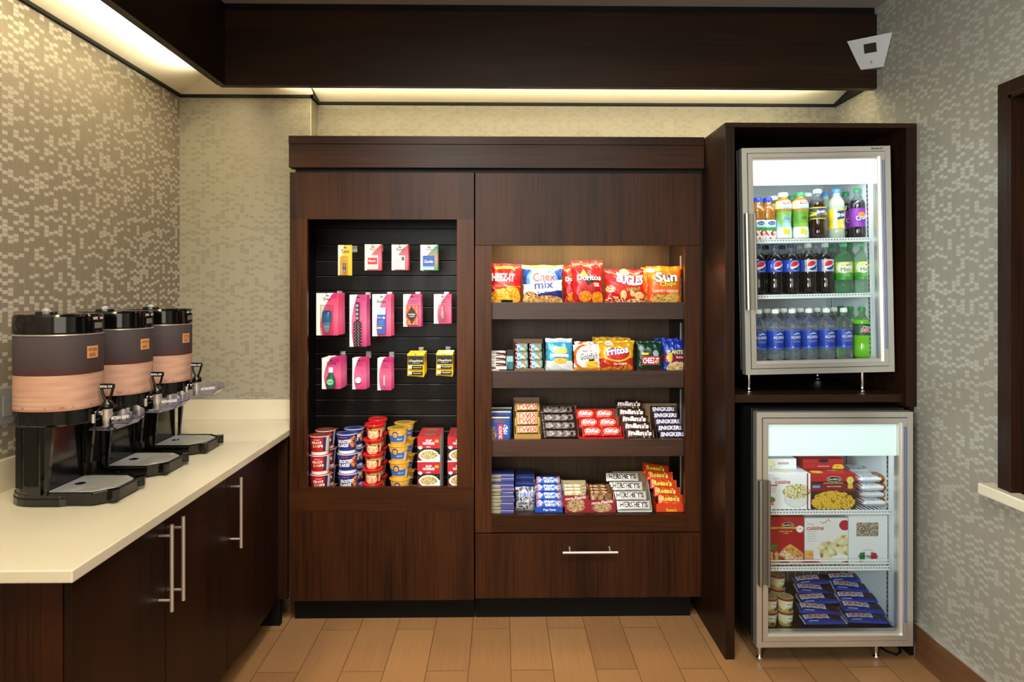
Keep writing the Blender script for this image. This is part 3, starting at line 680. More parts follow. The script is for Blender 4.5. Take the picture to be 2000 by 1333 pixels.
# ================================================================== COOLERS (door lower-left front corner at the origin, y into the depth)
def cooler(t, hdr, W, H, shelves, legs, hz0, hz1, hh):
    b = .06   # body starts here
    D = .55
    cb = MB()
    cb.box(0, .022, b, D, .012, H+.005, m='cooler_black', bev=.003).box(W-.022, W, b, D, .012, H+.005, m='cooler_black', bev=.003)
    cb.box(.022, W-.022, b, D, H-.02, H+.005, m='cooler_black', bev=.002).box(.022, W-.022, b, D, .012, .035, m='cooler_black', bev=.002)
    cb.box(.022, W-.022, D-.02, D, .035, H-.02, m='cooler_black'); cb.obj('cabinet_shell', t)
    ln = MB()
    ln.box(.023, .038, b+.005, D-.021, .036, H-.021, m='white_plastic').box(W-.037, W-.023, b+.005, D-.021, .036, H-.021, m='white_plastic')
    ln.box(.038, W-.037, D-.035, D-.021, .036, H-.021, m='grey_plastic' if hdr == 'header_dim' else 'white_plastic').box(.038, W-.037, b+.005, D-.035, .036, .042, m='cooler_black')
    ln.box(.038, W-.037, b+.005, D-.035, H-.035, H-.021, m='white_plastic'); ln.obj('liner', t)
    pl_ = MB()   # pilaster strips
    for yy in (.105, .44): pl_.box(W-.041, W-.0375, yy, yy+.014, .06, H-.12, m='satin_steel'); [pl_.box(W-.0416, W-.0411, yy+.004, yy+.010, .07+.02*k, .078+.02*k, m='black_matte') for k in range(38)]
    pl_.obj('shelf_standard', t)
    g2 = MB()
    for a, c_, d, e in ((.004, .03, .01, H-.003), (W-.03, W-.004, .01, H-.003), (.03, W-.03, .01, .036), (.03, W-.03, H-.03, H-.003)): g2.box(a, c_, .042, .0595, d, e, m='cooler_black')
    g2.obj('door_gasket', t)
    # door frame: outer channel, inner lip
    fr = MB(); fl, frr, ft, fb = .050, .056, .052, .057
    def ring(mb, x0, x1, z0, z1, wl, wr, wb, wt, y0, y1, m, bev=.002):
        # mitred ring of four prisms
        for P in (((x0, z0), (x0+wl, z0+wb), (x0+wl, z1-wt), (x0, z1)), ((x1, z0), (x1, z1), (x1-wr, z1-wt), (x1-wr, z0+wb)),
                  ((x0, z0), (x1, z0), (x1-wr, z0+wb), (x0+wl, z0+wb)), ((x0, z1), (x0+wl, z1-wt), (x1-wr, z1-wt), (x1, z1))):
            mb.prism(list(P), y0, y1, m=m, axis='y')
    ring(fr, 0, W, 0, H, .022, .024, .024, .022, 0, .040, 'steel')
    ring(fr, .022, W-.024, .024, H-.022, .003, .003, .003, .003, .003, .04, 'black_gloss')
    ring(fr, .025, W-.027, .027, H-.025, .018, .020, .020, .018, -.004, .040, 'steel')
    ring(fr, .043, W-.047, .047, H-.043, .007, .009, .010, .009, .006, .040, 'satin_steel')
    df = fr.obj('door_frame', t)
    MB().box(fl, W-frr, .018, .022, fb, H-ft, m='door_glass').obj('door_glass', t)
    hd = MB()   # long pull channel on the left stile
    hd.prism([(.002, -.004), (.002, -.03), (.008, -.033), (.012, -.03), (.012, -.008), (.037, -.008), (.037, -.03), (.042, -.034), (.046, -.03), (.046, -.004)], hz0, hz1, m='handle_steel')
    hd.obj('door_handle', df)
    tm = MB().box(W-.040, W-.036, -.0055, -.0042, .10, H-.06, m='blue_trim').box(W-.033, W-.029, -.0055, -.0042, .10, H-.06, m='blue_trim'); tm.obj('trim_line', df)
    hp = MB().box(fl-.012, W-frr+.01, .0241, .034, H-ft-hh, H-ft+.01, m=hdr).obj('light_header', t)
    tb = MB().tube([(.06, .15, H-.05), (W-.07, .15, H-.05)], .012, 12, m='header_dim'); tb.obj('lamp_tube', t)
    for z, yf in shelves:
        sh = MB(); xa, xb = .041, W-.045
        sh.box(xa, xb, yf, yf+.006, z-.016, z+.003, m='white_wire', bev=.001); sh.box(xa, xb, yf+.002, yf+.012, z-.016, z-.003, m='white_wire')
        n = 44
        for k in range(n): sh.box(xa+(xb-xa)*(k+.3)/n, xa+(xb-xa)*(k+.7)/n, yf-.0006, yf, z-.006, z-.0025, m='cooler_black')
        for k in range(30): x_ = xa+(xb-xa)*(k+.5)/30; sh.box(x_-.0018, x_+.0018, yf+.006, D-.045, z-.004, z-.0005, m='white_wire')
        for yy in (.25, .40): sh.box(xa, xb, yy, yy+.005, z-.009, z-.004, m='white_wire')
        sh.obj('wire_shelf', t)
    for (lx, ly, lh) in legs:
        l = MB(); l.lathe([(.013, 0), (.013, .004), (.007, .006), (.008, .02), (.011, lh-.004), (.014, lh), (.014, lh+.0)], 16, m='chrome'); l.obj('leg', t, loc=(lx, ly, -lh+.011))
plain('handle_steel', '#8d877c', .4, .85)
plain('blue_trim', '#5f6c9c', .3, .3)
Wf, Hf = .652, .972
UX, UZ, UY, RL = sx(1457, 2.79), sz(733, 2.79, 1.05), 2.79, math.radians(1.15)
UM = Matrix.Translation((UX, UY, UZ)) @ Matrix.Rotation(-RL, 4, 'Y')
up_ = thing('glass_door_cooler', 'upper glass door drinks cooler on the enclosure shelf, brightly lit', 'cooler', (UX, UY, UZ), (0, -RL, 0))
# interior shelf heights from the photo, in the cooler's own frame
def uz(px, py, Y): p = UM.inverted() @ Vector((sx(px, Y), Y, sz(py, Y, sx(px, Y)))); return p.z
s1, s2, s3 = uz(1590, 468, 2.91), uz(1590, 575.5, 2.91), .045
leg_l = UZ-SH+.0105; leg_r = leg_l+.50*math.sin(RL)
cooler(up_, 'header_bright', .643, .972, [(s1, .09), (s2, .09)], [(.045, .09, leg_l+.002), (.55, .09, leg_r), (.045, .5, leg_l+.002), (.55, .5, leg_r)], .28, .69, .105)
LX, LZ, LY = sx(1478, 2.69), .089, 2.69
lo_ = thing('glass_door_cooler', 'lower glass door freezer cooler standing on the floor with frozen food', 'cooler', (LX, LY, LZ))
q1, q2 = sz(997, 2.79, 1.3)-LZ, sz(1106, 2.79, 1.3)-LZ
cooler(lo_, 'header_dim', .652, .972, [(q1, .085), (q2, .085)], [(.045, .085, .0995), (.545, .085, .0995), (.045, .5, .0995), (.545, .5, .0995)], .262, .695, .135)
MB().tube([(.035, .075, q2+.02), (Wf-.055, .075, q2+.02)], .0035, 8, m='white_wire').tube([(.035, .075, q2+.033), (Wf-.055, .075, q2+.033)], .003, 8, m='white_wire').obj('shelf_rail', lo_)
# wire basket back at the bottom
wb = MB()
for k in range(12): wb.tube([(.12+.038*k, .50, .05), (.12+.038*k, .50, .27)], .0022, 6, m='white_wire')
wb.tube([(.10, .50, .27), (.56, .50, .27)], .003, 6, m='white_wire'); wb.obj('wire_rack', lo_)
t = thing('power_cord', 'dark power cord curling on the floor under the lower cooler', 'cord', (1.66, 2.78, 0))
pts = [(-.02, .25, .004), (-.01, .12, .004), (.0, .03, .004), (.03, .0, .004), (.06, .02, .005), (.075, .06, .012), (.07, .12, .03)]
MB().tube(pts, .004, 8, m='black_matte').obj('cable', t)
# badge text on the upper cooler's door
bm_ = MB(); text(bm_, 'Beverage-Air', lambda x, z, o=0: (x, -.0005-o, z), .585, .961, .05, .010, '#2a2a2a', .0006, m='matte', shear=.3); bm_.obj('badge', up_)

# ================================================================== BOTTLES
def bottle(name, label, prof, liq, cap, zl0, zl1, lab, txt, ycap, fill=None, mat='liquid', capr=.0145, group=None, neck='clear_pet', lcols=None, ang=None):
    """prof: (r,z) body profile; liq colour; label from zl0 to zl1 with art lab and lettering txt(mb, fn)"""
    t = thing(name, label, 'bottle', group=group)
    R = max(r for r, z in prof)
    if fill: cols_m = []
    b = MB(); H = prof[-1][1]
    if mat in VC:
        lo = [p for p in prof if p[1] <= (fill or 9)]; hi = [p for p in prof if p[1] >= (fill or 9)]
        if fill:
            b.lathe(lo, 24, c=liq, m=mat, cap=False); 
            b.lathe([lo[-1]]+hi, 24, m=neck, cap=False) if hi else None
        else: b.lathe(prof, 24, c=liq, m=mat, cap=False)
    else: b.lathe(prof, 24, m=mat, cap=False)
    b.obj('body', t)
    c_ = MB(); c_.lathe([(capr, H-.002), (capr, H+.015), (capr-.002, H+.0175), (.001, H+.0175)], 20, c=cap, m='gloss')
    for k in range(20): a = k*math.pi/10; c_.box(capr*math.sin(a)-.0006, capr*math.sin(a)+.0006, -capr*math.cos(a)-.0008, -capr*math.cos(a)+.0008, H, H+.014, c=cap, m='gloss')
    c_.obj('cap', t)
    def rad(z):
        for (r0, z0), (r1, z1) in zip(prof[:-1], prof[1:]):
            if z0 <= z <= z1 and z1 > z0: return r0+(r1-r0)*(z-z0)/(z1-z0)
        return R
    fn = cyl(lambda z: rad(z)+.0006, 0)
    L = MB(); cir = math.pi*R
    L.grid(lambda x, z: fn(x, z, 0), -cir, cir, zl0, zl1, 110, max(20, int((zl1-zl0)/.002)), art=lab)
    txt(L, fn); L.obj('label', t)
    return t
def P20(R=.0355, H=.213):   # carbonated half-litre shape, ribbed
    return [(.001, .004), (.022, .003), (.030, .0), (R, .012), (R, .05), (R-.002, .062), (R-.002, .075), (R, .085), (R, .156), (R-.002, .164), (R-.006, .173), (R-.012, .182), (R-.019, .190), (.0130, .197), (.0125, H-.004), (.0125, H)]
NODE = {}
AX = .0355*math.pi
EP = lambda L, fn: None
# Cola (blue cap), diet cola, lime soda, water, green soda
def globe(L, fn, cx, cz, r, ring='#ffffff'):
    ell(L, fn, cx, cz, r*1.08, r*1.08, ring, .0006)
    n = 18
    top = [(cx+r*math.cos(a), cz+r*math.sin(a)) for a in [math.radians(35+ (190-35)*k/n) for k in range(n+1)]]
    poly(L, fn, top+[(cx-r*.3, cz-r*.15), (cx+r*.4, cz+r*.12)], '#d8232f', .0011)
    bot = [(cx+r*math.cos(a), cz+r*math.sin(a)) for a in [math.radians(220+(375-220)*k/n) for k in range(n+1)]]
    poly(L, fn, bot+[(cx+r*.25, cz-r*.28), (cx-r*.3, cz-r*.5)], '#1a3fa0', .0011)
cola = bottle('soda_bottle', 'x', P20(), '#120806', '#27456f', .102, .156, art(('bg', '#1c40b8')), lambda L, fn: (globe(L, fn, .013, .129, .0215), text(L, 'pepsi', fn, -.02, .129, .006, .03, '#dfe8ff', .0008)), .2, fill=.186, neck='clear_pet', mat='liquid')
def dlab(L, fn): globe(L, fn, .010, .129, .0215, '#f0f0f0'); text(L, 'diet', fn, -.018, .129, .005, .022, '#c22', .0008)
diet = bottle('soda_bottle', 'x', P20(), '#160a07', '#c9cdd2', .102, .156, art(('bg', '#c9ccd2'), ('r', 0, 0, .40, 1, '#2c4aa8'), ('r', .42, 0, .43, 1, '#b03038')), dlab, .2, fill=.186)
def mlab(L, fn):
    text(L, 'Mist', fn, .010, .108, .040, .017, '#1c4030', .0009, bold=.012); ell(L, fn, .000, .130, .009, .008, '#f3e03a', .0006)
    poly(L, fn, [(.012, .124), (.032, .128), (.032, .134), (.012, .131)], '#c8322e', .0008); text(L, 'TWST', fn, .022, .129, .014, .004, '#fff', .0012)
    for k in range(3): rect(L, fn, -.002, .03, .088-.005*k, .0895-.005*k, '#cfe8a0', .0007)
mist = bottle('soda_bottle', 'x', P20(.0365), '#7fd08c', '#3aa55c', .062, .143, art(('bg', '#3f9a32'), ('r', 0, .40, 1, 1, '#b8d94c'), ('e', .52, .68, .16, .30, '#eef4dd')), mlab, .2, mat='green_pet')
def wprof():
    p = [(.001, .006), (.020, .004), (.029, .0)]
    z = .008
    while z < .045: p += [(.0355, z), (.0335, z+.005)]; z += .010
    p += [(.0345, .050), (.0345, .130), (.0355, .135), (.0340, .141), (.0355, .147), (.0345, .155), (.0315, .167), (.026, .178), (.019, .188), (.0125, .196), (.0125, .211)]
    return p
def wlab(L, fn):
    x = .010
    poly(L, fn, [(x-.018, .112), (x-.010, .119), (x-.006, .116), (x+.001, .124), (x+.006, .118), (x+.010, .121), (x+.018, .112), (x+.010, .1185), (x+.006, .1150), (x+.001, .120), (x-.006, .1130), (x-.010, .1165)], '#ffffff', .0008)
    text(L, 'AQUAFINA', fn, x, .101, .052, .015, '#ffffff', .0008, bold=.0); rect(L, fn, x-.012, x+.014, .0895, .0905, '#d04050', .0008)
    rect(L, fn, x-.022, x+.022, .084, .0855, '#7fa8ff', .0008); rect(L, fn, x-.016, x+.016, .079, .0803, '#7fa8ff', .0008)
    rect(L, fn, x-.022, x-.017, .056, .062, '#a8c8ff', .0008)
water = bottle('water_bottle', 'x', wprof(), '#fff', '#f4f4f4', .050, .130, art(('vg', '#1a2f92', '#2147b4'), ('r', 0, .0, 1, .10, '#2b58c8')), wlab, .2, mat='clear_pet')
def dewl(L, fn):
    poly(L, fn, [(-.02, .112), (.022, .118), (.03, .148), (-.01, .140)], '#0c3a20', .0006)
    text2(L, 'Mtn', fn, .008, .142, .028, .009, '#fff', '#14502c', .0010, shear=.3); text2(L, 'DEW', fn, .008, .127, .044, .018, '#e43a34', '#fff', .0010, shear=.3)
dew = bottle('soda_bottle', 'x', P20(.0365), '#6fbe10', '#2f8f4a', .104, .156, art(('bg', '#123f2a'), ('r', .3, .1, .7, .8, '#0e5a2c')), dewl, .2, fill=.18, neck='green_pet')
# tall tea bottle with waist
TP = [(.001, .004), (.026, .0), (.034, .010), (.0345, .03), (.031, .075), (.0325, .11), (.0355, .138), (.036, .146), (.034, .165), (.028, .183), (.020, .19), (.0185, .196), (.0185, .199)]
def tea(cc, top, bot, word, wc):
    def tl(L, fn):
        poly(L, fn, [(-.006, .160), (.03, .162), (.03, .174), (-.006, .172)], '#c23030', .0009); text(L, 'Lipton', fn, .012, .167, .026, .009, '#fff', .0014)
        text(L, word, fn, .010, .098, .026, .016, wc, .0009, shear=.2)
        rect(L, fn, -.01, .024, .082, .083, wc, .0008)
    def lab(u, v):
        x = (u-.5)*2*math.pi
        if v > .79: 
            return C('#f2e7a0') if x < -.3 else C('#f4f6f6') if v > .83 else C('#8fc8e8')
        if v > .70: return mixc('#9a7a28', '#a8892e', u)
        b = .48+.1*math.sin(x*2.2)
        if abs(x-.15) < .5 and v < .30 and (((x+.02)/.24)**2+((v-.19)/.095)**2 < 1): return C('#f0c82a')
        if (((x-.42)/.24)**2+((v-.16)/.085)**2 < 1): return C('#c5dd55')
        if v < .30: return C('#e9f0ec')
        return mixc(bot, top, max(0, min(1, (v-b+.2)*3+.4*math.sin(x*5+v*9))))
    return bottle('tea_bottle', 'x', TP, '#b07c22', cc, .008, .178, lab, tl, .2, capr=.0205)
tea_w = tea('#f3f3f3', '#86b548', '#a9d7e6', 'Diet', '#3d8fc8'); tea_g = tea('#3f9a63', '#5d9a2c', '#8dbb3c', '100%', '#25491a')
JP = [(.001, .004), (.028, .0), (.0345, .008), (.0345, .09), (.033, .095), (.034, .100), (.0315, .112), (.034, .122), (.0335, .135), (.030, .148), (.024, .160), (.0185, .169), (.0185, .178)]
def jl(L, fn):
    ell(L, fn, .012, .078, .017, .008, '#1d3f9a', .0008); text(L, 'Ocean', fn, .012, .078, .022, .006, '#fff', .0013)
def jlab(u, v):
    if v > .62: return mixc('#7fc4ee', '#dff0fa', v)
    q = mnoise.noise(Vector((u*22, v*5, 2)))
    if v > .45: return C('#3f9a48')
    return C('#c8352a') if q > .05 else C('#e9efe6')
juice = bottle('juice_bottle', 'x', JP, '#a4651a', '#1f3fc4', .006, .092, jlab, jl, .2, capr=.0195)
BP = [(.001, .004), (.026, .0), (.0345, .010), (.0345, .045), (.031, .07), (.033, .090), (.0345, .10), (.0345, .158), (.033, .168), (.028, .179), (.021, .189), (.0160, .196), (.0155, .205), (.0155, .212)]
def bl(L, fn):
    poly(L, fn, [(-.012, .110), (.03, .118), (.03, .140), (-.012, .132)], '#26357e', .0008); text2(L, 'Brisk', fn, .008, .125, .038, .014, '#fff', '#c03030', .0011, shear=.3, rot=.14)
brisk = bottle('tea_bottle', 'x', BP, '#2a0f08', '#f5f5f5', .092, .146, art(('bg', '#3e4a3c'), ('band', .1, .3, .5, '#e8cf2e'), ('r', 0, 0, 1, .06, '#e8cf2e'), ('r', 0, .92, 1, 1, '#e8cf2e'), ('band', .75, .82, -.6, '#c8c83a')), bl, .2, fill=.168, capr=.0175)
def ll(L, fn):
    poly(L, fn, [(-.006, .088), (.03, .094), (.03, .130), (-.006, .126)], '#27408e', .0008); text2(L, 'Brisk', fn, .012, .109, .036, .018, '#fff', '#2a3d88', .0011, shear=.3, rot=.14)
lemon = bottle('lemonade_bottle', 'x', BP, '#b6bda8', '#4a8ed8', .048, .135, art(('bg', '#f0cf1e'), ('e', .62, .3, .1, .3, '#f6e88a'), ('r', .40, 0, .47, 1, '#dfe6d8')), ll, .2, capr=.0175)
def cl_(L, fn):
    ell(L, fn, .008, .108, .016, .012, '#f08a1e', .0007); text2(L, 'Crush', fn, .008, .096, .050, .022, '#fff', '#4a1170', .0011, rot=.25)
crush = bottle('soda_bottle', 'x', P20(.0355), '#150a12', '#3ba05e', .054, .138, art(('bg', '#7a1d9c'), ('e', .5, .5, .2, .5, '#8c2bb0')), cl_, .2, fill=.176)
used = set()
def bput(proto, px, Y, z, label, ang=0, group=None):
    """Y = bottle axis distance; z = height of the shelf in the cooler's frame"""
    X = sx(px, Y); p = UM.inverted() @ Vector((X, Y, CZ)); q = UM @ Vector((p.x, p.y, z+.0008))
    rot = (0, -RL, ang-.22)
    if proto.name in used: return dup(proto, label, q, rot, group)
    used.add(proto.name); proto.location = q; proto.rotation_euler = rot; proto['label'] = label
    if group: proto['group'] = group
    return proto
YF1 = 2.955
R1 = 'drinks on the top shelf of the upper cooler'; R2 = 'sodas on the middle shelf of the upper cooler'; R3 = 'water bottles on the bottom of the upper cooler'
bput(juice, 1482, YF1, s1, 'amber juice bottle with blue cap, leftmost on the top cooler shelf beside the handle', 0, R1)
bput(juice, 1502.5, YF1+.008, s1, 'amber juice bottle with blue cap and fruit label, beside the white-capped tea', 0, R1)
bput(tea_w, 1533, YF1, s1, 'tea bottle with white cap and pale blue-green label', 0, R1)
bput(tea_g, 1566, YF1, s1, 'tea bottle with green cap and leafy green label', 0, R1)
bput(brisk, 1600, YF1, s1, 'dark iced tea bottle with white cap and black-yellow label', 0, R1)
bput(lemon, 1637, YF1, s1, 'cloudy lemonade bottle with light blue cap and yellow label', 0, R1)
bput(crush, 1678, YF1, s1, 'dark soda bottle with purple label and green cap, right end of the top shelf', 0, R1)
bput(tea_w, 1514, 3.06, s1, 'white-capped tea bottle behind the blue-capped juice', .2, R1)
bput(tea_g, 1549, 3.06, s1, 'green-capped tea bottle standing between and behind the two front teas', .2, R1)
bput(brisk, 1581, 3.06, s1, 'white-capped dark tea bottle behind the green-capped tea', .2, R1)
bput(lemon, 1616, 3.06, s1, 'blue-capped lemonade bottle in the second row of the top shelf', .2, R1)
bput(crush, 1655, 3.06, s1, 'green-capped dark soda bottle in the second row of the top shelf', .2, R1)
W2 = ['leftmost', 'second from the left', 'third from the left']
for i, px in enumerate((1481, 1514, 1546)): bput(cola, px, YF1, s2, 'cola bottle with navy cap and blue label, %s on the middle shelf' % W2[i], 0, R2)
bput(diet, 1580, YF1, s2, 'diet cola bottle with silver cap and silver label, beside the blue-labelled colas', 0, R2)
bput(diet, 1613, YF1, s2, 'diet cola bottle with silver cap, right beside the clear green sodas', 0, R2)
bput(mist, 1649, YF1, s2, 'clear green lime soda bottle, left of the two at the right end', -.3, R2)
bput(mist, 1687, YF1, s2, 'clear green lime soda bottle, right of the two at the right end', -.32, R2)
bput(cola, 1497, 3.04, s2, 'navy-capped cola bottle in the second row behind the first two', 0, R2)
bput(cola, 1529, 3.04, s2, 'navy-capped cola bottle in the second row behind the second and third', 0, R2)
bput(diet, 1561, 3.04, s2, 'silver-capped diet cola in the second row, left one', 0, R2)
bput(diet, 1592, 3.04, s2, 'silver-capped diet cola in the second row, right one', 0, R2)
bput(mist, 1624, 3.04, s2, 'green lime soda bottle in the second row, left one', 0, R2)
bput(mist, 1660, 3.04, s2, 'green lime soda bottle in the second row, right one', 0, R2)
ORD = ['leftmost', 'second from the left', 'third from the left', 'fourth from the left', 'fifth from the left', 'rightmost']
for i, px in enumerate((1480.5, 1513.5, 1546, 1579, 1613, 1647)): bput(water, px, YF1-.015, s3, 'clear water bottle with blue label in the front row, %s' % ORD[i], (-.05, .02, .12, 0, .06, -.02)[i], R3)
for i, px in enumerate((1498, 1530, 1562.5, 1595.5, 1628)): bput(water, px, 3.03, s3, 'white-capped water bottle in the second row of the cooler bottom, %s' % ORD[i if i < 4 else 5], 0, R3)
for i, px in enumerate((1487, 1516.5, 1548, 1580, 1611)): bput(water, px, 3.115, s3, 'white-capped water bottle in the third row of the cooler bottom, %s' % ORD[i if i < 4 else 5], 0, R3)
bput(dew, 1682, YF1-.015, s3, 'bright green soda bottle at the right end beside the water bottles', 0, None)
bput(dew, 1660, 3.04, s3, 'bright green soda bottle standing behind the last water bottle', 0, None)
bput(dew, 1641, 3.125, s3, 'green soda bottle farthest back on the cooler bottom', 0, None)
# ================================================================== FROZEN FOOD (lower cooler)
def carton(name, label, cat, W, D, H, front, top=None, side='#c9c9c9', deco=None, loc=(0, 0, 0), rot=(0, 0, 0), group=None, mat='paper', topdeco=None, flap=None):
    """box with printed front (facing -y); origin at the bottom centre"""
    b = MB(); n = lambda L: max(2, int(L/.0021))
    b.grid(lambda x, z: (x, -D/2, z), -W/2, W/2, 0, H, n(W), n(H), art=front if callable(front) else None, c=front if not callable(front) else '#888', m=mat, smooth=False)
    tp = top if top is not None else side
    b.grid(lambda x, y: (x, y, H), -W/2, W/2, -D/2, D/2, n(W) if callable(tp) else 2, n(D) if callable(tp) else 2, art=tp if callable(tp) else None, c=tp if not callable(tp) else '#888', m=mat, smooth=False)
    sd = side if not callable(side) else '#888'
    b.add([(-W/2, -D/2, 0), (W/2, -D/2, 0), (W/2, D/2, 0), (-W/2, D/2, 0), (-W/2, -D/2, H), (W/2, -D/2, H), (W/2, D/2, H), (-W/2, D/2, H)],
          [(0, 3, 7, 4), (1, 5, 6, 2), (3, 2, 6, 7), (0, 1, 2, 3)], sd, mat)
    if deco: deco(b, flat(-D/2))
    if topdeco: topdeco(b, topf(H))
    o = b.obj(name, recalc=False)
    o.location = loc; o.rotation_euler = rot
    return tag(o, label, cat, group)
zS1, zS2, zS3 = LZ+q1+.0008, LZ+q2+.0008, LZ+.0428
YB0 = 2.80
def bx(px0, px1, Y, D, **k): a, b = sx(px0, Y), sx(px1, Y); return (a+b)/2, Y+D/2, b-a
NOOD = ['#b9a65a', '#d9cf95', '#efe8bd', '#f6f0d0', '#cfc47f']; MAC = ['#8a6510', '#c8961c', '#e6bb2c', '#f0cf4a', '#d8a824']; BREAD = ['#9c5a22', '#c98b45', '#e0b070', '#e9cfa0', '#b85a38']
FG = 'frozen meal cartons in the lower cooler'
def hgt(py0, py1, Y, X=1.3): return sz(py0, Y, X)-sz(py1, Y, X)
# lean pasta carton stack (white)
def leanart(u, v):
    return A1(u, v)
A1 = art(('bg', '#f1eef0'), ('food', .10, .27, .13, .10, ['#2c5a1c', '#4a8a2c', '#6aa83c'], 30), ('e', .69, .30, .27, .26, '#cdc9c6'), ('e', .69, .31, .255, .24, '#e2dfdd'), ('strand', .69, .50, .30, .21, ['#8f7d38', '#c9ba78', '#e6dcab', '#f3ecc8', '#e0d49c'], 14))
def d1(b, fn):
    text(b, 'cuisine', fn, -.022, .118, .066, .018, '#b02a2c', bold=.015); text(b, 'lean', fn, -.048, .134, .026, .010, '#a8a0a0', bold=-.005)
    rect(b, fn, -.085, -.045, .100, .106, '#b8463e', .0006); 
    for k in range(3): rect(b, fn, -.085, -.052, .090-.008*k, .092-.008*k, '#a09a98', .0006)
    rect(b, fn, -.085, -.060, .03, .036, '#b8463e', .0006); ell(b, fn, -.066, .022, .005, .005, '#b8463e', .0006)
    rect(b, fn, .083, .0885, .0, .155, '#8a2420', .0006)
x_, y_, w_ = bx(1494, 1583, YB0, .2)
h1 = hgt(926, 995, YB0)
tb = art(('bg', '#ece9e8'), ('r', 0, .2, 1, .24, '#c8b8b0'), ('r', 0, .45, 1, .49, '#c8b8b0'), ('r', 0, .7, 1, .74, '#c8b8b0'), ('food', .5, .12, .16, .07, NOOD, 20), ('food', .5, .36, .16, .07, NOOD, 20), ('food', .5, .6, .16, .07, NOOD, 20))
carton('frozen_meal_box', 'large white frozen pasta carton with noodles in a bowl, upper shelf left', 'box', w_, .2, h1, leanart, tb, '#dcd8d8', d1, (x_, y_, zS1), group=None)
carton('frozen_meal_box', 'white frozen meal carton lying on top behind the pasta carton', 'box', w_*.84, .12, .045, art(('bg', '#f0eeee'), ('food', .3, .5, .14, .5, NOOD, 20)), '#f0eeee', '#ddd', lambda b, fn: rect(b, fn, .0, .05, .02, .03, '#c8a8a8', .0006), (x_-.012, y_+.035, zS1+h1+.001))
x_, y_, w_ = bx(1584, 1671, YB0, .2)
A2 = art(('bg', '#b01f22'), ('r', 0, 0, 1, .70, '#3a1612'), ('r', 0, .50, 1, .72, '#7c1a1c'), ('r', 0, .72, 1, .78, '#2a1210'), ('r', .03, .60, .2, .67, '#5c9cd8'), ('e', .5, .12, .52, .16, '#1c120c'), ('strand', .5, .20, .49, .31, ['#8f6a14', '#c8981e', '#e8be34', '#f2d050', '#dca828'], 17))
def d2(b, fn):
    ell(b, fn, .003, .129, .032, .0125, '#e8d8a0', .0005); ell(b, fn, .003, .129, .030, .0105, '#141010', .0008); text(b, "Stouffer's", fn, .003, .129, .050, .009, '#f4f0e4', .0012)
    text(b, 'SATISFYING SERVINGS', fn, 0, .112, .085, .005, '#e8d8a0', .0010); text(b, 'macaroni & cheese', fn, .003, .098, .062, .006, '#f6e8d8', .0010)
    ell(b, fn, .073, .124, .016, .016, '#d8b840', .0008); ell(b, fn, .073, .124, .012, .012, '#ecd878', .0011); poly(b, fn, [(.064, .112), (.082, .112), (.086, .086), (.078, .09), (.073, .084), (.068, .09), (.062, .086)], '#d8b840', .0009)
    text(b, '12', fn, .073, .124, .012, .009, '#3a6a20', .0014)
tb2 = art(('bg', '#b42426'), ('r', 0, .3, 1, .34, '#5a1414'), ('r', 0, .6, 1, .64, '#5a1414'), ('food', .2, .15, .14, .1, MAC, 15), ('food', .25, .8, .14, .1, MAC, 15))
carton('frozen_meal_box', 'large red frozen macaroni carton with a gold ribbon, middle of the upper shelf', 'box', w_-.001, .2, h1, A2, tb2, '#8c1c1c', d2, (x_, y_, zS1), topdeco=lambda b, fn: (text(b, "Stouffer's", fn, .02, -.05, .04, .016, '#f0d8c8'), text(b, "Stouffer's", fn, .02, .02, .04, .016, '#f0d8c8')))
carton('frozen_meal_box', 'red frozen macaroni carton lying on top behind the large red one', 'box', w_*.94, .12, .042, art(('bg', '#b02024'), ('r', 0, .5, 1, .62, '#7c3020'), ('food', .86, .15, .14, .35, MAC, 12)), '#b42426', '#8c1c1c', lambda b, fn: (text(b, 'macaroni & cheese', fn, 0, .012, .05, .005, '#f6e8d8'), ell(b, fn, 0, .036, .024, .008, '#26100e', .0006)), (x_-.006, y_+.035, zS1+h1+.001))
x_, y_, w_ = bx(1503, 1570.5, YB0, .16)
A3 = art(('bg', '#a81f20'), ('r', 0, .74, 1, .79, '#d8a82c'), ('pf', [(.0, .02), (.0, .26), (.18, .30), (.34, .20), (.30, .03)], ['#8c3c24', '#c98b45', '#e0b070', '#e9cfa0'], 12, 16), ('pf', [(.28, .22), (.62, .02), (.96, .06), (.98, .20), (.80, .16), (.40, .34)], ['#e9d6a8', '#b8503c', '#f0e0b8', '#d8a878', '#e9cfa0'], 22, 26), ('pf', [(.36, .32), (.60, .44), (.98, .24), (.96, .16), (.72, .20)], ['#a86426', '#c98b45', '#dca458', '#c07a34'], 14, 14), ('food', .1, .36, .14, .06, ['#3c6a24', '#5a8a34'], 20))
def d3(b, fn):
    ell(b, fn, .003, .172, .026, .0105, '#e8d8a0', .0005); ell(b, fn, .003, .172, .024, .009, '#141010', .0008); text(b, "Stouffer's", fn, .003, .172, .040, .0075, '#f4f0e4', .0012)
    text(b, 'SIGNATURE CLASSICS', fn, -.008, .157, .070, .005, '#7a4a10', .0009); text(b, 'smoked turkey club', fn, -.005, .144, .056, .006, '#f6e8d8'); text(b, 'PANINI', fn, -.003, .136, .020, .005, '#e8b84a')
    ell(b, fn, .056, .154, .015, .015, '#f4f4f0', .0009); text(b, 'Café', fn, .056, .156, .016, .006, '#2c5a9a', .0014)
h2 = hgt(1008, 1102, YB0)
carton('frozen_meal_box', 'red frozen sandwich carton, left on the middle shelf of the lower cooler', 'box', w_, .16, h2, A3, '#7c1718', '#7c1718', d3, (x_, y_, zS2))
x_, y_, w_ = bx(1571.5, 1656, YB0, .16)
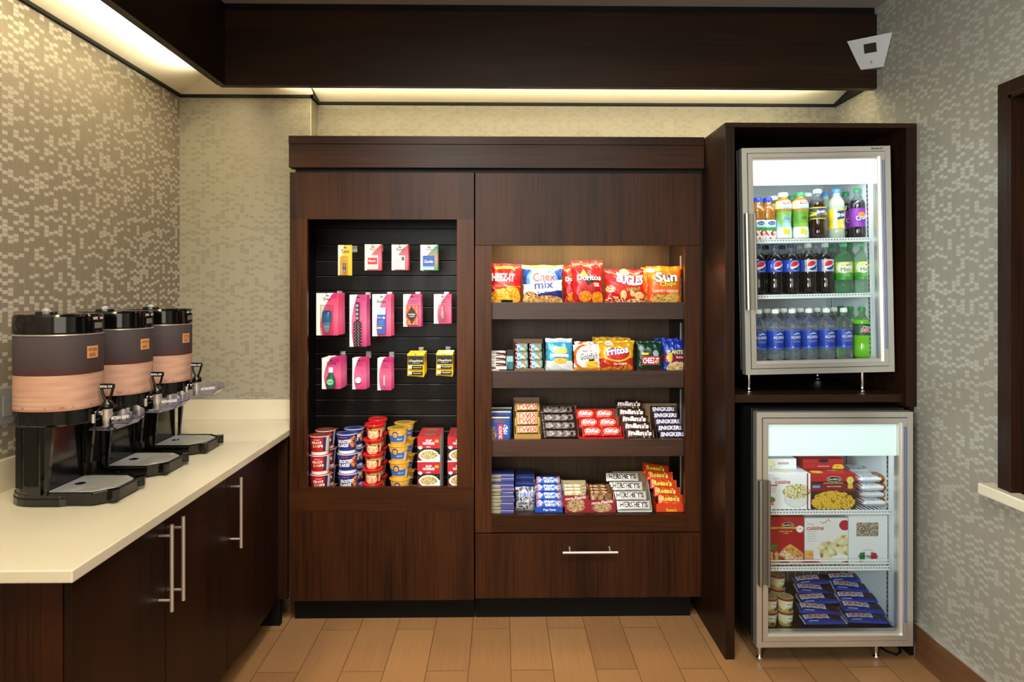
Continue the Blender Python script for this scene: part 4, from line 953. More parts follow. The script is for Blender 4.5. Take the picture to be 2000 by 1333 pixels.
A4 = art(('bg', '#e8e4e4'), ('r', 0, 0, 1, .09, '#b43c34'), ('r', 0, .09, .2, .30, '#e0a890'), ('e', .93, .84, .13, .11, '#b02434'), ('food', .12, .22, .08, .06, ['#e89a30', '#f0c040'], 10), ('e', .62, .13, .4, .10, '#f2efec'), ('pf', [(.32, .40), (.36, .16), (.56, .12), (.74, .20), (.74, .42), (.60, .50), (.44, .50)], ['#a85038', '#c8b878', '#ddd4a4', '#ece4c0', '#e4dcb2'], 9, 11), ('pf', [(.66, .50), (.80, .26), (1.0, .18), (1.0, .62), (.90, .64), (.74, .58)], ['#a85038', '#c8b878', '#ddd4a4', '#ece4c0', '#e4dcb2'], 9, 11), ('pf', [(.36, .40), (.44, .50), (.60, .50), (.74, .42), (.6, .40)], ['#b8a468', '#d8cc98', '#e8dcae'], 8, 8))
def d4(b, fn):
    text(b, 'lean', fn, -.068, .176, .028, .010, '#b0a0a0', bold=-.005); text(b, 'cuisine', fn, -.048, .158, .074, .018, '#b02a2c', bold=.015)
    for k in range(5): rect(b, fn, -.084, -.044-.004*(k % 2), .142-.010*k, .1435-.010*k, '#9a9090', .0006)
    b.tube([(-.028, -.081, .186), (-.015, -.081, .178), (.0, -.081, .186), (.008, -.081, .195), (.018, -.081, .186)], .0012, 6, c='#b8463e', m='paper')
carton('frozen_meal_box', 'white and red frozen sandwich carton, middle of the middle shelf', 'box', w_, .16, h2-.006, A4, '#d8d4d4', '#d0cccc', d4, (x_, y_, zS2))
x_, y_, w_ = bx(1657.5, 1733.5, YB0-.004, .15)
def A5(u, v):
    if .2 < u < .76 and .58 < v < .86: q = hashn(int(u*44), int(v*52)); return C(('#6a5c48', '#a09480', '#c8bda8', '#8a7a60')[int(q*4)])
    return C('#e9e9ec')
def d5(b, fn):
    poly(b, fn, [(-.036, .052), (-.014, .054), (-.014, .018), (-.038, .012)], '#1f7a3c', .0006); poly(b, fn, [(.012, .054), (.036, .050), (.040, .026), (.012, .024)], '#c22a2c', .0006)
    text(b, "Scardigno's", fn, 0, .036, .088, .017, '#26262a', .0010, shear=.2); text(b, 'Home Style', fn, 0, .064, .05, .005, '#444', .0008, arc=-1.2); text(b, 'Stuffed Sandwiches', fn, .004, .008, .05, .005, '#2a5a3a', .0008)
carton('frozen_meal_box', 'plain white carton with a small window and green-red logo, right of the middle shelf', 'box', w_, .15, h2+.004, A5, '#dfdfe2', '#d5d5d9', d5, (x_, y_, zS2))
# ---- pillow packs
def pillow(W, D, H, artf, mat='foil', seal=.008, deco=None, seed=1, zig=True, nu=40, nv=16):
    """flow-wrapped bar lying flat: x long, y short; art on the upper face"""
    rnd = random.Random(seed); ph = rnd.random()*6
    b = MB()
    def hh(x, y):
        s = abs(x)/(W/2-seal); e = 0 if s >= 1 else (1-s**6)**.5
        q = abs(y)/(D/2); c = max(0, 1-q**4)**.5
        return e*c
    def up(x, y, o=0):
        h = hh(x, y); wr_ = .0012*math.sin(x*170+ph)*math.sin(y*120+ph*2)*h
        return (x, y*(1-.04*(1-h)), H*.5+H*.5*h+wr_+o)
    def dn(x, y): h = hh(x, y); return (x, y*(1-.04*(1-h)), H*.5-H*.5*h)
    b.grid(up, -W/2, W/2, -D/2, D/2, nu, nv, art=artf, m=mat); b.grid(dn, -W/2, W/2, -D/2, D/2, nu//2, nv//2, art=lambda u, v: artf(u, .05), m=mat)
    if deco: deco(b, up)
    return b
def sandart(u, v):
    if u < .10 or u > .93: return C('#b83a44') if .15 < v < .85 and int(u*40) % 2 else C('#eeeef0')
    if .40 < u < .93 and ((u-.70)/.22)**2+((v-.36)/.36)**2 < 1: q = hashn(int(u*40), int(v*16)); return C(('#7a3c1c', '#a0602c', '#c08848', '#8c4a24')[int(q*4)])
    return C('#eeeef0')
def sdeco(b, fn): text2(b, 'Good Humor', fn, -.030, -.036, .060, .014, '#e8eef8', '#26467e', .001, grow=.12, rot=.05)
sp = pillow(.175, .10, .032, sandart, deco=sdeco).obj('ice_cream_sandwich'); sp.parent = None
SLAB = ['bottom of the stack', 'second from the bottom', 'third from the bottom', 'fourth from the bottom']
spots = [(1709, 2.862, 0, .05, 0), (1707, 2.872, 1, -.03, .02), (1705, 2.862, 2, .06, -.03), (1701, 2.872, 3, .02, .05)]
ztop = zS1
for i, (px, Y, k, rz, ry) in enumerate(spots):
    o = sp if i == 0 else sp.copy()
    if i: col.objects.link(o)
    o.location = (sx(px, Y), Y, zS1+.001+k*.0335); o.rotation_euler = (math.radians(12) if 0 else 0, 0, rz)
    tag(o, 'white wrapped ice cream cookie sandwich at the right, %s' % SLAB[i], 'ice cream', 'wrapped ice cream sandwiches on the upper shelf')
for i, (px, Y, dz, lb) in enumerate(((1694, 2.975, .03, 'lower one'), (1689, 2.99, .0645, 'middle one'), (1684, 3.0, .099, 'top one'))):
    o = sp.copy(); col.objects.link(o); o.location = (sx(px, Y), Y, zS1+dz+(.0 if i == 0 else .0)); o.rotation_euler = (0, 0, .1-.1*i)
    if i == 0: o.location.z = zS1+.001+.03
    tag(o, 'white wrapped ice cream cookie sandwich stacked behind the front stack, %s' % lb, 'ice cream', 'wrapped ice cream sandwiches on the upper shelf')
# crunch ice cream bars
def crart(u, v):
    if u < .05 or u > .96: return C('#e4e6ec')
    if u > .66 and v > .25: q = hashn(int(u*50), int(v*20)); return C(('#3c1c10', '#5a2e18', '#24364e', '#482414')[int(q*4)])
    if v > .94: return C('#dfe3ee')
    return C('#2440a0')
def crdeco(b, fn):
    rect(b, fn, -.080, .024, -.008, .022, '#e8e8ee', .0010, n=12); text(b, 'CRUNCH', fn, -.028, .007, .092, .022, '#b02630', .0018, bold=.03)
    rect(b, fn, -.07, -.03, -.024, -.020, '#b8c8e8', .001)
cr = pillow(.185, .064, .024, crart, deco=crdeco, seed=4, nu=50, nv=18).obj('ice_cream_bar')
cg = 'blue wrapped ice cream bars in the bottom of the lower cooler'
pos = [(1607, 2.80, 0, .02, 'front of the left pile'), (1600, 2.862, .014, -.05, 'second from the front in the left pile'), (1598, 2.925, .030, .03, 'middle of the left pile'), (1592, 2.99, .042, -.02, 'fourth from the front in the left pile'), (1588, 3.055, .058, .04, 'rearmost in the left pile'),
       (1692, 2.805, 0, -.04, 'front of the right pile'), (1684, 2.862, .020, -.06, 'second from the front in the right pile'), (1674, 2.925, .036, -.10, 'middle of the right pile'), (1664, 2.99, .052, -.08, 'fourth from the front in the right pile'), (1655, 3.055, .066, -.05, 'rearmost in the right pile')]
for i, (px, Y, dz, rz, lb) in enumerate(pos):
    o = cr if i == 0 else cr.copy()
    if i: col.objects.link(o)
    o.location = (sx(px, Y), Y, zS3+.004+dz); o.rotation_euler = (math.radians(14 if dz else 8), math.radians((0, 3, -2, 4, -3)[i % 5]), rz*1.6-.04)
    tag(o, 'blue wrapped frozen chocolate bar, %s' % lb, 'ice cream', cg)
for i, (px, Y, rz, lb) in enumerate(((1596, 2.885, 0, 'left pile, front'), (1590, 3.01, 0, 'left pile, rear'), (1680, 2.89, -.05, 'right pile, front'), (1662, 3.015, -.05, 'right pile, rear'))):
    o = cr.copy(); col.objects.link(o); o.location = (sx(px, Y), Y, zS3+.001); o.rotation_euler = (0, 0, rz)
    tag(o, 'blue wrapped frozen chocolate bar flat under the others, %s' % lb, 'ice cream', cg)
# ice cream cups
def icecup(t):
    b = MB(); prof = [(.027, 0), (.0275, .002), (.0325, .052)]
    fn = cyl(lambda z: .0275+.005*z/.052)
    def a(u, v): return C('#e6d9a8') if v > .30+.1*mnoise.noise(Vector((u*9, 1, 2))) else mixc('#d8b860', '#8a7a50', hashn(int(u*60), int(v*20)))
    cc = math.pi*.03
    b.grid(lambda x, z: fn(x*(.0275+.005*z/.052)/.03, z, 0), -cc, cc, 0.0, .052, 48, 14, art=a); b.lathe([(.001, 0), (.0275, 0)], 24, c='#ddd', m='paper', cap=False)
    b.obj('cup_body', t)
    l = MB(); rect(l, fn, -.013, .015, .026, .044, '#f2f2f2', .0008); text(l, 'VANILLA', fn, .001, .036, .022, .006, '#222', .0014); ell(l, fn, .01, .012, .008, .007, '#4a4a28', .0007); l.obj('label', t)
    d = MB(); d.lathe([(.0325, .050), (.0345, .051), (.0345, .0575), (.033, .0585)], 28, c='#8c1a24', m='gloss', cap=False); d.grid(lambda x, y: (x*math.sqrt(max(0, 1-y*y/2)), y*math.sqrt(max(0, 1-x*x/2)), .0588) , -1, 1, -1, 1, 12, 12, art=lambda u, v: C('#cdbb88') if hashn(int(u*12), int(v*12)) > .3 else C('#6a5a3a'), m='paper') if False else d.lathe([(.033, .0585), (.022, .0587), (.001, .0587)], 28, cols=['#c8b27a', '#b8a068'], m='paper', cap=False)
    d.obj('lid', t)
cup0 = thing('ice_cream_cup', 'x', 'ice cream cup', group='small ice cream cups in the lower cooler'); icecup(cup0)
cups = [(1533.5, 2.80, 0, 'front column, bottom'), (1533.5, 2.80, 1, 'front column, top'), (1502, 2.80, 0, 'column at the left edge, bottom'), (1502, 2.80, 1, 'column at the left edge, top'),
        (1518, 2.885, 0, 'second column back, bottom'), (1518, 2.885, 1, 'second column back, middle'), (1518, 2.885, 2, 'second column back, top'), (1512, 2.965, 0, 'rear column, bottom'), (1512, 2.965, 1, 'rear column, second'), (1512, 2.965, 2, 'rear column, third'), (1512, 2.965, 3, 'rear column, top')]
for i, (px, Y, k, lb) in enumerate(cups):
    lc = (sx(px, Y), Y, zS3+.0005+k*.0593); L_ = 'small cream ice cream cup with dark red rim, %s' % lb
    if i == 0: cup0.location = lc; cup0['label'] = L_; cup0.rotation_euler = (0, 0, .2)
    else: dup(cup0, L_, lc, (0, 0, .3-.25*(i % 3)), 'small ice cream cups in the lower cooler')

# ================================================================== HANGING CARDS
MAG = ('#f3e9df', '#c9205c', '#e8648c')
def swcard(u, v, cr_='#f2ece4', a='#d23a68', b='#c21f6a', x0=.28, x1=.02, x2=.75):
    bnd = x0*(1-v)**2+2*x1*v*(1-v)+x2*v*v
    if u > bnd:
        c = mixc(a, '#ec7f9d', max(0, 1-abs(v-.45)*2.2)*.5)
        if ((u-.78)/.16)**2+((v-.93)/.06)**2 < 1: c = C(b)
        return c
    return C(cr_)
def card(name, label, W, H, artf, deco, prod=None):
    t = thing(name, label, 'blister pack')
    b = MB(); n = lambda L: max(3, int(L/.002))
    b.grid(lambda x, z: (x, -.0008, z), -W/2, W/2, -H, 0, n(W), n(H), art=artf, m='gloss', smooth=False)
    b.box(-W/2, W/2, -.0007, .0007, -H, 0, c='#d9cfc8', m='paper')
    fn = lambda x, z, o=0: (x, -.0009-o, z)
    b.box(-.008, .008, -.0016, -.0009, -.015, -.011, c='#2a1a1a', m='matte')
    deco(b, fn); b.obj('backing_card', t)
    if prod: prod(t, fn)
    return t
def blister(t, x0, x1, z0, z1, d=.012):
    MB().box(x0, x1, -d-.001, -.001, z0, z1, m='blister', bev=.004).obj('blister', t)
def tagged(s, y, w=.03, h=.012, c='#2a1a22', cx=0): return lambda b, fn: text(b, s, fn, cx, y, w, h, c, bold=.02)
# products
def gel(t, fn):
    p = MB(); p.lathe([(.010, -.185), (.014, -.165), (.014, -.155), (.021, -.14), (.022, -.10), (.017, -.085), (.001, -.083)], 18, cols=['#8aa4b4', '#9fb4c4', '#6f93b4', '#2d6ea4', '#1f5f9c', '#2b5f8c'], m='gloss', sy_=.45, cy=-.011)
    p.obj('gel_tube', t); blister(t, -.03, .03, -.192, -.055, .02)
def brushp(t, fn):
    p = MB(); p.box(-.008, .008, -.020, -.008, -.125, -.035, c='#22262a', m='gloss', bev=.004)
    p.box(-.019, .019, -.018, -.010, -.245, -.128, c='#1c1418', m='gloss', bev=.006)
    for j in range(16):
        for i in range(5): q = (i-2)*.0078+(.0035 if j % 2 else 0); p.box(q-.0014, q+.0014, -.026, -.018, -.241+j*.0072-.0014, -.241+j*.0072+.0014, c=('#d8c0c8' if (i+j) % 2 else '#8c2a50'), m='gloss')
    for k in range(4): p.box(-.005, .005, -.0212, -.020, -.118+k*.020, -.106+k*.020, c='#8f9ca4', m='gloss')
    p.obj('hair_brush', t)
def renup(t, fn):
    p = MB(); p.box(-.019, .021, -.016, -.001, -.190, -.065, c='#2a4fa8', m='paper'); f = flat(-.0165)
    rect(p, f, -.019, .021, -.098, -.065, '#eef0f4', .0003); text(p, 'FOR', f, -.006, -.075, .02, .007, '#2a4fa8', .0008); text(p, 'YOU', f, -.006, -.086, .02, .007, '#2a4fa8', .0008)
    text(p, 'ReNu', f, -.006, -.112, .02, .006, '#dfe6ff', .0008); ell(p, f, .013, -.113, .006, .006, '#c8dcff', .0008)
    for k in range(3): rect(p, f, -.013, .013, -.130-.01*k, -.1285-.01*k, '#9ab8e8', .0006)
    rect(p, f, -.018, .004, -.166, -.157, '#e8c84a', .0008); p.obj('lens_solution_box', t)
def cardsp(t, fn):
    def a(u, v):
        if abs(u-.5)/.46+abs(v-.5)/.48 < 1: return C('#161010') if hashn(int(u*20), int(v*26)) > .18 else C('#6a2018')
        return C('#d8582a') if (int(v*16) % 2 or int(u*10+(.5 if int(v*16) % 4 else 0)) % 3) else C('#e8a884')
    p = MB(); p.box(-.029, .029, -.012, -.001, -.147, -.055, c='#d8582a', m='paper'); p.grid(lambda x, z: (x, -.0125, z), -.029, .029, -.147, -.055, 20, 30, art=a, smooth=False)
    text(p, 'PLAYING', flat(-.0128), 0, -.097, .032, .007, '#fff', .0006); text(p, 'CARDS', flat(-.0128), 0, -.107, .026, .006, '#ddd', .0006); p.obj('card_deck', t)
def dropp(t, fn):
    p = MB(); p.lathe([(.006, -.118), (.011, -.115), (.011, -.09), (.006, -.08), (.006, -.06), (.004, -.058)], 16, c='#e8b8c4', m='gloss', cy=-.012, sy_=.7); p.obj('dropper_bottle', t); blister(t, -.022, .022, -.125, -.05, .02)
def scopep(t, fn):
    p = MB(); p.lathe([(.016, -.142), (.022, -.135), (.023, -.108), (.018, -.09), (.010, -.075), (.009, -.068)], 18, c='#1f5a44', m='gloss', cy=-.014, sy_=.6)
    p.lathe([(.011, -.068), (.010, -.045), (.001, -.044)], 16, c='#eef0ee', m='gloss', cy=-.014, sy_=.8)
    f2 = lambda x, z, o=0: (x, -.0285-o, z); ell(p, f2, 0, -.113, .017, .014, '#7fbf9c', .0003); text(p, 'SCOPE', f2, 0, -.113, .03, .008, '#0e3a2a', .001); p.obj('mouthwash_bottle', t)
def rndp(t, fn):
    p = MB(); vs = []; p.prism([(.014*math.cos(a*.35)-.004, .014*math.sin(a*.35)-.107) for a in range(18)], -.012, -.001, c='#dfe4e4', m='gloss', axis='y'); p.obj('floss_disc', t)
def clipp(t, fn):
    p = MB(); p.prism([(-.005, -.10), (.005, -.10), (.006, -.135), (.0, -.14), (-.006, -.135)], -.008, -.001, m='chrome', axis='y'); p.prism([(-.004, -.085), (.005, -.083), (.004, -.13), (-.003, -.13)], -.012, -.008, m='satin_steel', axis='y')
    p.tube([(.006*math.cos(a*.63), -.005, .006*math.sin(a*.63)-.142) for a in range(11)], .0012, 6, m='chrome'); p.obj('nail_clipper', t)
def tumsp(t, fn):
    p = MB(); p.tube([(-.001, -.008, -.135), (-.001, -.008, -.088)], .008, 12, c='#9a9cae', m='gloss'); 
    for k in range(3): p.tube([(-.001, -.008, -.128+.014*k), (-.001, -.008, -.124+.014*k)], .0085, 12, c=('#d8dade', '#6a4a6a', '#c8b070')[k], m='gloss')
    p.obj('tablet_roll', t); blister(t, -.02, .016, -.142, -.055, .018)
def pouch(c1, wd, c2):
    def f_(t, fn):
        p = MB(); p.box(-.030, .026, -.006, -.001, -.122, -.053, c='#e6e2de', m='paper', bev=.002); f2 = flat(-.0062)
        if wd == 'Bayer': rect(p, f2, -.024, .022, -.098, -.066, c1, .0004); text(p, wd, f2, -.001, -.082, .036, .012, '#fff', .0009); rect(p, f2, -.024, .02, -.11, -.108, '#888', .0004)
        elif wd == 'Clar':
            rect(p, f2, -.030, .026, -.105, -.053, '#2858b0', .0004); text(p, 'Claritin', f2, -.002, -.082, .044, .014, '#fff', .0009); rect(p, f2, -.030, .026, -.113, -.105, '#7fb8e0', .0004)
        else:
            for k in range(7): rect(p, f2, -.024, .010, -.068-.007*k, -.0665-.007*k, '#9a9c9e', .0004)
            rect(p, f2, .010, .022, -.078, -.060, '#5a4a30', .0005)
        p.obj('tablet_sachet', t)
    return f_
def chap(label):
    t = thing('lip_balm_pack', label, 'blister pack'); W, H = .082, .112
    b = MB(); b.prism([(-W/2, 0), (W/2, 0), (W/2-.002, -.012), (W/2, -.1), (W/2-.003, -H), (-W/2-.001, -H+.006), (-W/2+.002, -.012)], -.0007, .0007, c='#e0b814', m='gloss', axis='y')
    fn = lambda x, z, o=0: (x, -.0009-o, z); rect(b, fn, -W/2+.003, W/2-.003, -.052, -.012, '#151412', .0004); text(b, 'ChapStick', fn, 0, -.034, .068, .013, '#f4f4f0', .001, shear=.2)
    rect(b, fn, -.018, .018, -.045, -.043, '#b8b8a0', .0008); b.box(-W/2-.001, W/2, -.010, .001, -.008, .002, c='#e6c020', m='gloss', bev=.002); b.obj('backing_card', t)
    for zz in (-.064, -.092):
        s = MB(); s.tube([(-.034, -.010, zz), (-.018, -.010, zz)], .0075, 12, c='#ececec', m='gloss'); s.tube([(-.018, -.010, zz), (.034, -.010, zz)], .0075, 12, c='#141414', m='gloss')
        text(s, 'ChapStick', lambda x, z, o=0: (x, -.0178-o, z), .008, zz, .04, .005, '#ddd', .0006); s.obj('lip_balm', t)
    return t
yel = lambda u, v: (C('#f2ead2') if u < .12+.55*max(0, v-.55)**.6 else mixc('#f0b41e', '#e8c84a', v))
redc = lambda u, v: swcard(u, v, '#f0e4d4', '#c8282c', '#b81c24', .15, .05, 1.0)
grnc = lambda u, v: swcard(u, v, '#e8efdc', '#1f8a4a', '#167a3c', .15, .05, 1.0)
mgc = lambda u, v: swcard(u, v)
mgs = lambda u, v: swcard(u, v, '#f2ece4', '#b02a6c', '#a81a5c', .25, -.1, .45)
specs = [
 # name, plate px, plate py, front centre px, top py, W, H, n, step, Yf, art, deco, prod, label, behind
 ('antacid_pack', 690, 481, 674, 479, .068, .147, 1, .02, 3.19, yel, tagged('Tums', -.030, .04, .017, '#3a2a1a'), tumsp, 'yellow blister card with a roll of antacid tablets, top row left'),
 ('aspirin_pack', 742, 478, 728.5, 477.5, .080, .127, 2, .022, 3.20, redc, tagged('Bayer', -.024, .026, .010, '#6a3020'), pouch('#c2303a', 'Bayer', 0), 'red blister card with a small sachet, top row second'),
 ('pain_relief_pack', 791, 478, 781, 478, .080, .125, 3, .015, 3.20, redc, tagged('Advil', -.024, .036, .013, '#1a1a1a'), pouch('#888', 'Adv', 0), 'red blister card with a white sachet, top row third'),
 ('allergy_pack', 846, 478, 838, 478.5, .084, .125, 4, .018, 3.21, grnc, tagged('Claritin', -.022, .034, .009, '#2a4a3a'), pouch('#888', 'Clar', 0), 'green blister card with a blue box, top row right'),
 ('hair_gel_pack', 661, 570, 639.5, 573, .106, .203, 5, .030, 3.16, mgc, tagged('Dep', -.030, .036, .018), gel, 'pink blister card with a blue hair gel tube'),
 ('hair_brush_pack', 713, 569.5, 699.5, 576, .082, .250, 3, .034, 3.16, mgs, tagged('HAIR BRUSH', -.018, .0001, .0001), brushp, 'pink blister card with a dark hair brush'),
 ('contact_lens_pack', 763, 569.5, 745.5, 575, .090, .203, 4, .030, 3.17, mgc, tagged('ReNu', -.036, .044, .015), renup, 'pink blister card with a blue lens solution box'),
 ('playing_cards_pack', 816, 569.5, 805, 575, .086, .157, 4, .022, 3.18, mgs, lambda b, fn: (text(b, 'PLAYING CARDS', fn, .003, -.032, .05, .006, '#4a3a3a'), text(b, 'NAIPES', fn, .003, -.042, .03, .005, '#4a3a3a')), cardsp, 'pink blister card with an orange and black card deck'),
 ('eye_drops_pack', 870, 569.5, 864.5, 575, .084, .142, 2, .03, 3.17, mgc, lambda b, fn: (text(b, 'Clear', fn, .002, -.026, .03, .011, '#2a1a22'), text(b, 'eyes', fn, .004, -.040, .024, .009, '#2a1a22')), dropp, 'pink blister card with a clear eye drop bottle'),
 ('mouthwash_pack', 662, 690, 647.5, 699.5, .092, .150, 5, .028, 3.17, mgs, tagged('SCOPE', -.026, .046, .015), scopep, 'pink blister card with a green mouthwash bottle'),
 ('floss_pack', 716, 690, 702, 699.5, .068, .152, 3, .032, 3.18, mgs, lambda b, fn: (text(b, 'DENTAL', fn, .002, -.026, .028, .006, '#5a3a4a'), text(b, 'FLOSS', fn, .002, -.036, .024, .006, '#5a3a4a')), rndp, 'pink blister card with a round white dispenser'),
 ('nail_clipper_pack', 763, 690, 751, 700, .068, .156, 3, .030, 3.19, mgs, lambda b, fn: (text(b, 'NAIL', fn, .002, -.034, .024, .007, '#4a2a3a'), text(b, 'CLIPPER', fn, .002, -.045, .036, .007, '#4a2a3a')), clipp, 'pink blister card with a nail clipper'),
]
for (nm, hx, hy_, px, py, W, H, n, st, Yf, af, dc, pr, lb) in specs:
    X = sx(px, Yf); Zt = sz(py, Yf, X); Xh = X
    t = thing('display_hook', 'metal slatwall hook holding the %s' % lb.split(',')[0].replace('blister card', 'cards'), 'hook', (X, 3.40, 0), group='metal display hooks on the slatwall')
    zh = Zt-.0105; t.location.z = zh
    MB().box(-.013, .013, -.004, -.0005, -.012, .022, m='satin_steel', bev=.001).obj('back_plate', t)
    L = 3.40-Yf; h = MB(); h.tube([(0, -.003, 0), (0, -.02, 0), (0, -L+.0, 0), (0, -L-.010, .002), (0, -L-.018, .010)], .0019, 8, m='chrome'); h.obj('prong', t)
    MB().box(-.011, .011, -.014, -.0045, .006, .018, c='#d9dade', m='paper', bev=.001).obj('tag_holder', t)
    c0 = card(nm, lb+(', front of its hook' if n > 1 else ''), W, H, af, dc, pr)
    c0.location = (X, Yf, Zt); c0.rotation_euler = (0, 0, 0)
    g = nm.replace('_', ' ')+'s on one hook'
    if n > 1: c0['group'] = g
    nth = ['second', 'third', 'fourth', 'fifth']
    for k in range(1, n):
        dup(c0, '%s, %s' % (lb, 'directly behind the front one' if k == 1 else nth[k-1]+' from the front' if k < n-1 else 'rearmost'), (X+.001*((k*7) % 3-1), Yf+st*k, Zt+.0008*((k*5) % 3-1)), (0, .012*((k*3) % 3-1), 0), g)
for (hx, px, py, lb) in ((819, 812.5, 692, 'left of the two'), (871, 868.5, 691, 'right of the two')):
    Yf = 3.19; X = sx(px, Yf); Zt = sz(py, Yf, X)
    t = thing('display_hook', 'metal slatwall hook holding the yellow lip balm packs, %s' % lb, 'hook', (X, 3.40, Zt-.006), group='metal display hooks on the slatwall')
    MB().box(-.013, .013, -.004, -.0005, -.012, .022, m='satin_steel', bev=.001).obj('back_plate', t); MB().tube([(0, -.003, 0), (0, -.02, 0), (0, -.21, 0), (0, -.222, .003), (0, -.232, .010)], .0019, 8, m='chrome').obj('prong', t)
    MB().box(-.011, .011, -.014, -.0045, .006, .018, c='#d9dade', m='paper', bev=.001).obj('tag_holder', t)
    c0 = chap('yellow and black lip balm pack at the front of its hook, %s' % lb); c0.location = (X, Yf, Zt); c0['group'] = 'lip balm packs'
    for k in range(1, 4): dup(c0, 'yellow lip balm pack %s the front one, %s' % (('directly behind', 'two places behind', 'rearmost behind')[k-1], lb), (X, Yf+.034*k, Zt+.002*k), (0, 0, 0), 'lip balm packs')

# ================================================================== CUPS IN THE SLATWALL NICHE
ZF = .5055
def cup(label, name, r0, r1, H, artf, deco, lidc, lidh, rimr, group, lidcol=None, rimc='#f0f0f0', foil=False, foot=None):
    t = thing(name, label, 'food cup', group=group)
    rf = lambda z: r0+(r1-r0)*min(1, max(0, z/H)); fn = cyl(rf); rm = (r0+r1)/2
    b = MB(); b.grid(lambda x, z: fn(x*rf(z)/rm, z, 0), -math.pi*rm, math.pi*rm, 0, H, 120, max(12, int(H/.0021)), art=artf); b.lathe([(.001, 0.0005), (r0, 0.0005)], 24, c='#e8e8e8', m='paper', cap=False); b.obj('cup_body', t)
    l = MB(); deco(l, fn); l.obj('lettering', t)
    d = MB()
    if foil:
        d.lathe([(rimr, H-.001), (rimr+.001, H+.0005), (rimr, H+.002)], 32, c=rimc, m='gloss', cap=False); d.lathe([(rimr, H+.002), (rimr*.6, H+.0026), (.001, H+.0028)], 32, cols=lidcol or [lidc, lidc], m='foil', cap=False)
        d.prism([(rimr*.9, -.012), (rimr+.012, -.004), (rimr+.012, .006), (rimr*.9, .012)], H+.0018, H+.0022, c=lidc, m='foil')
    else:
        d.lathe([(rimr-.002, H-.012), (rimr, H-.011), (rimr+.001, H-.001), (rimr, H+lidh-.003), (rimr-.003, H+lidh), (rimr-.008, H+lidh-.002), (.001, H+lidh-.002)], 32, c=lidc, m='gloss', cap=False)
    d.obj('lid', t)
    return t
flA = art(('bg', '#b8191e'), ('r', 0, 0, 1, .17, '#f1efec'), ('r', .60, .2, .66, .98, '#3a2a5a'), ('r', .66, .2, .8, .98, '#e0dcd0'))
def flD(l, fn):
    text(l, "Kellogg's", fn, .0, .074, .030, .008, '#f4dcd0', shear=.2); 
    cs_ = ['#6ab43c', '#f0c02c', '#8a4aa8', '#e87a2c', '#f4f4f0']
    for i, ch in enumerate('FROOT'): text2(l, ch, fn, -.020+.0095*i, .060, .008, .012, '#ffffff', cs_[i], .0008, grow=.1)
    for i, ch in enumerate('LOOPS'): text2(l, ch, fn, -.014+.0095*i, .044, .008, .012, cs_[(i+2) % 5] if ch == 'O' else '#ffffff', cs_[i], .0008, grow=.1)
ffA = art(('bg', '#1a2c7e'), ('r', 0, 0, 1, .17, '#f1efec'), ('food', .66, .62, .07, .3, ['#c8501c', '#e88a2c', '#1a2c7e'], 14), ('r', .75, .2, .85, .95, '#d8d4cc'))
def ffD(l, fn): text(l, "Kellogg's", fn, -.006, .079, .034, .009, '#d83a4a', shear=.2, bold=.03); text(l, 'FROSTED', fn, 0, .060, .066, .016, '#ffffff', shear=.25, bold=.04, rot=.05); text(l, 'FLAKES', fn, -.008, .041, .056, .016, '#ffffff', shear=.25, bold=.04, rot=.05)
rdA = art(('bg', '#a81a1c'), ('r', .36, .66, .66, .84, '#d8a838'), ('r', .42, .68, .48, .82, '#c02020'), ('food', .5, .28, .13, .34, ['#c84a20', '#e8b070', '#f0e0b8', '#d87a3c', '#f4ead0'], 16), ('r', .40, .46, .60, .62, '#e8e0b8'), ('r', .66, .1, .78, .8, '#e0d8c0'))
def rdD(l, fn): text(l, 'HEINZ', fn, .004, .0555, .018, .005, '#7a1010'); text(l, 'Mini Bites', fn, .002, .040, .034, .008, '#2a5a2a', shear=.2)
mcA = art(('bg', '#e0952a'), ('food', .5, .82, .6, .22, ['#c87a18', '#e8a838', '#f0c860', '#e09a28'], 20), ('r', 0, .22, 1, .52, '#2c6cc4'), ('band', .50, .60, .04, '#2c6cc4'), ('e', .48, .66, .055, .24, '#3a4a8c'), ('e', .48, .64, .04, .15, '#e8a030'), ('r', 0, 0, 1, .12, '#f0b040'), ('r', .66, .1, .8, .62, '#e4e0d4'))
def mcD(l, fn): text(l, 'KRAFT', fn, -.004, .058, .014, .005, '#fff', .0008); text(l, 'easy mac', fn, .016, .030, .028, .008, '#dfe8ff', .0008)
cgp = ['cereal cups in the slatwall niche', 'microwave meal cups in the slatwall niche']
def colm(proto, px, Y, zs, lab, grp, dx=None, ang=0):
    for k, z in enumerate(zs):
        X = sx(px, Y)+(dx[k] if dx else 0); L_ = '%s, %s' % (lab, ('bottom' if k == 0 else 'top' if k == len(zs)-1 else ['', 'second', 'third', 'fourth', 'fifth', 'sixth'][k]+' from the bottom'))
        if proto.name in used: dup(proto, L_, (X, Y, z), (0, 0, ang+.06*((k*5) % 3-1)), grp)
        else: used.add(proto.name); proto.location = (X, Y, z); proto['label'] = L_; proto['group'] = grp; proto.rotation_euler = (0, 0, ang)
fl = cup('x', 'cereal_cup', .040, .0485, .0885, flA, flD, '#a9814e', 0, .0495, cgp[0], lidcol=['#b8352c', '#8a6a4a'], foil=True)
ff = cup('x', 'cereal_cup', .040, .0485, .0905, ffA, ffD, '#8a7a6a', 0, .0495, cgp[0], lidcol=['#5a6aa8', '#2a4a9a'], foil=True)
colm(fl, 626, 3.165, [ZF+.0922*k for k in range(4)], 'red cereal cup in the front left column', cgp[0], [0, 0, -.002, -.003])
colm(fl, 636, 3.285, [ZF+.0922*k for k in range(4)], 'red cereal cup in the rear left column', cgp[0], [0, 0, .003, .0], .3)
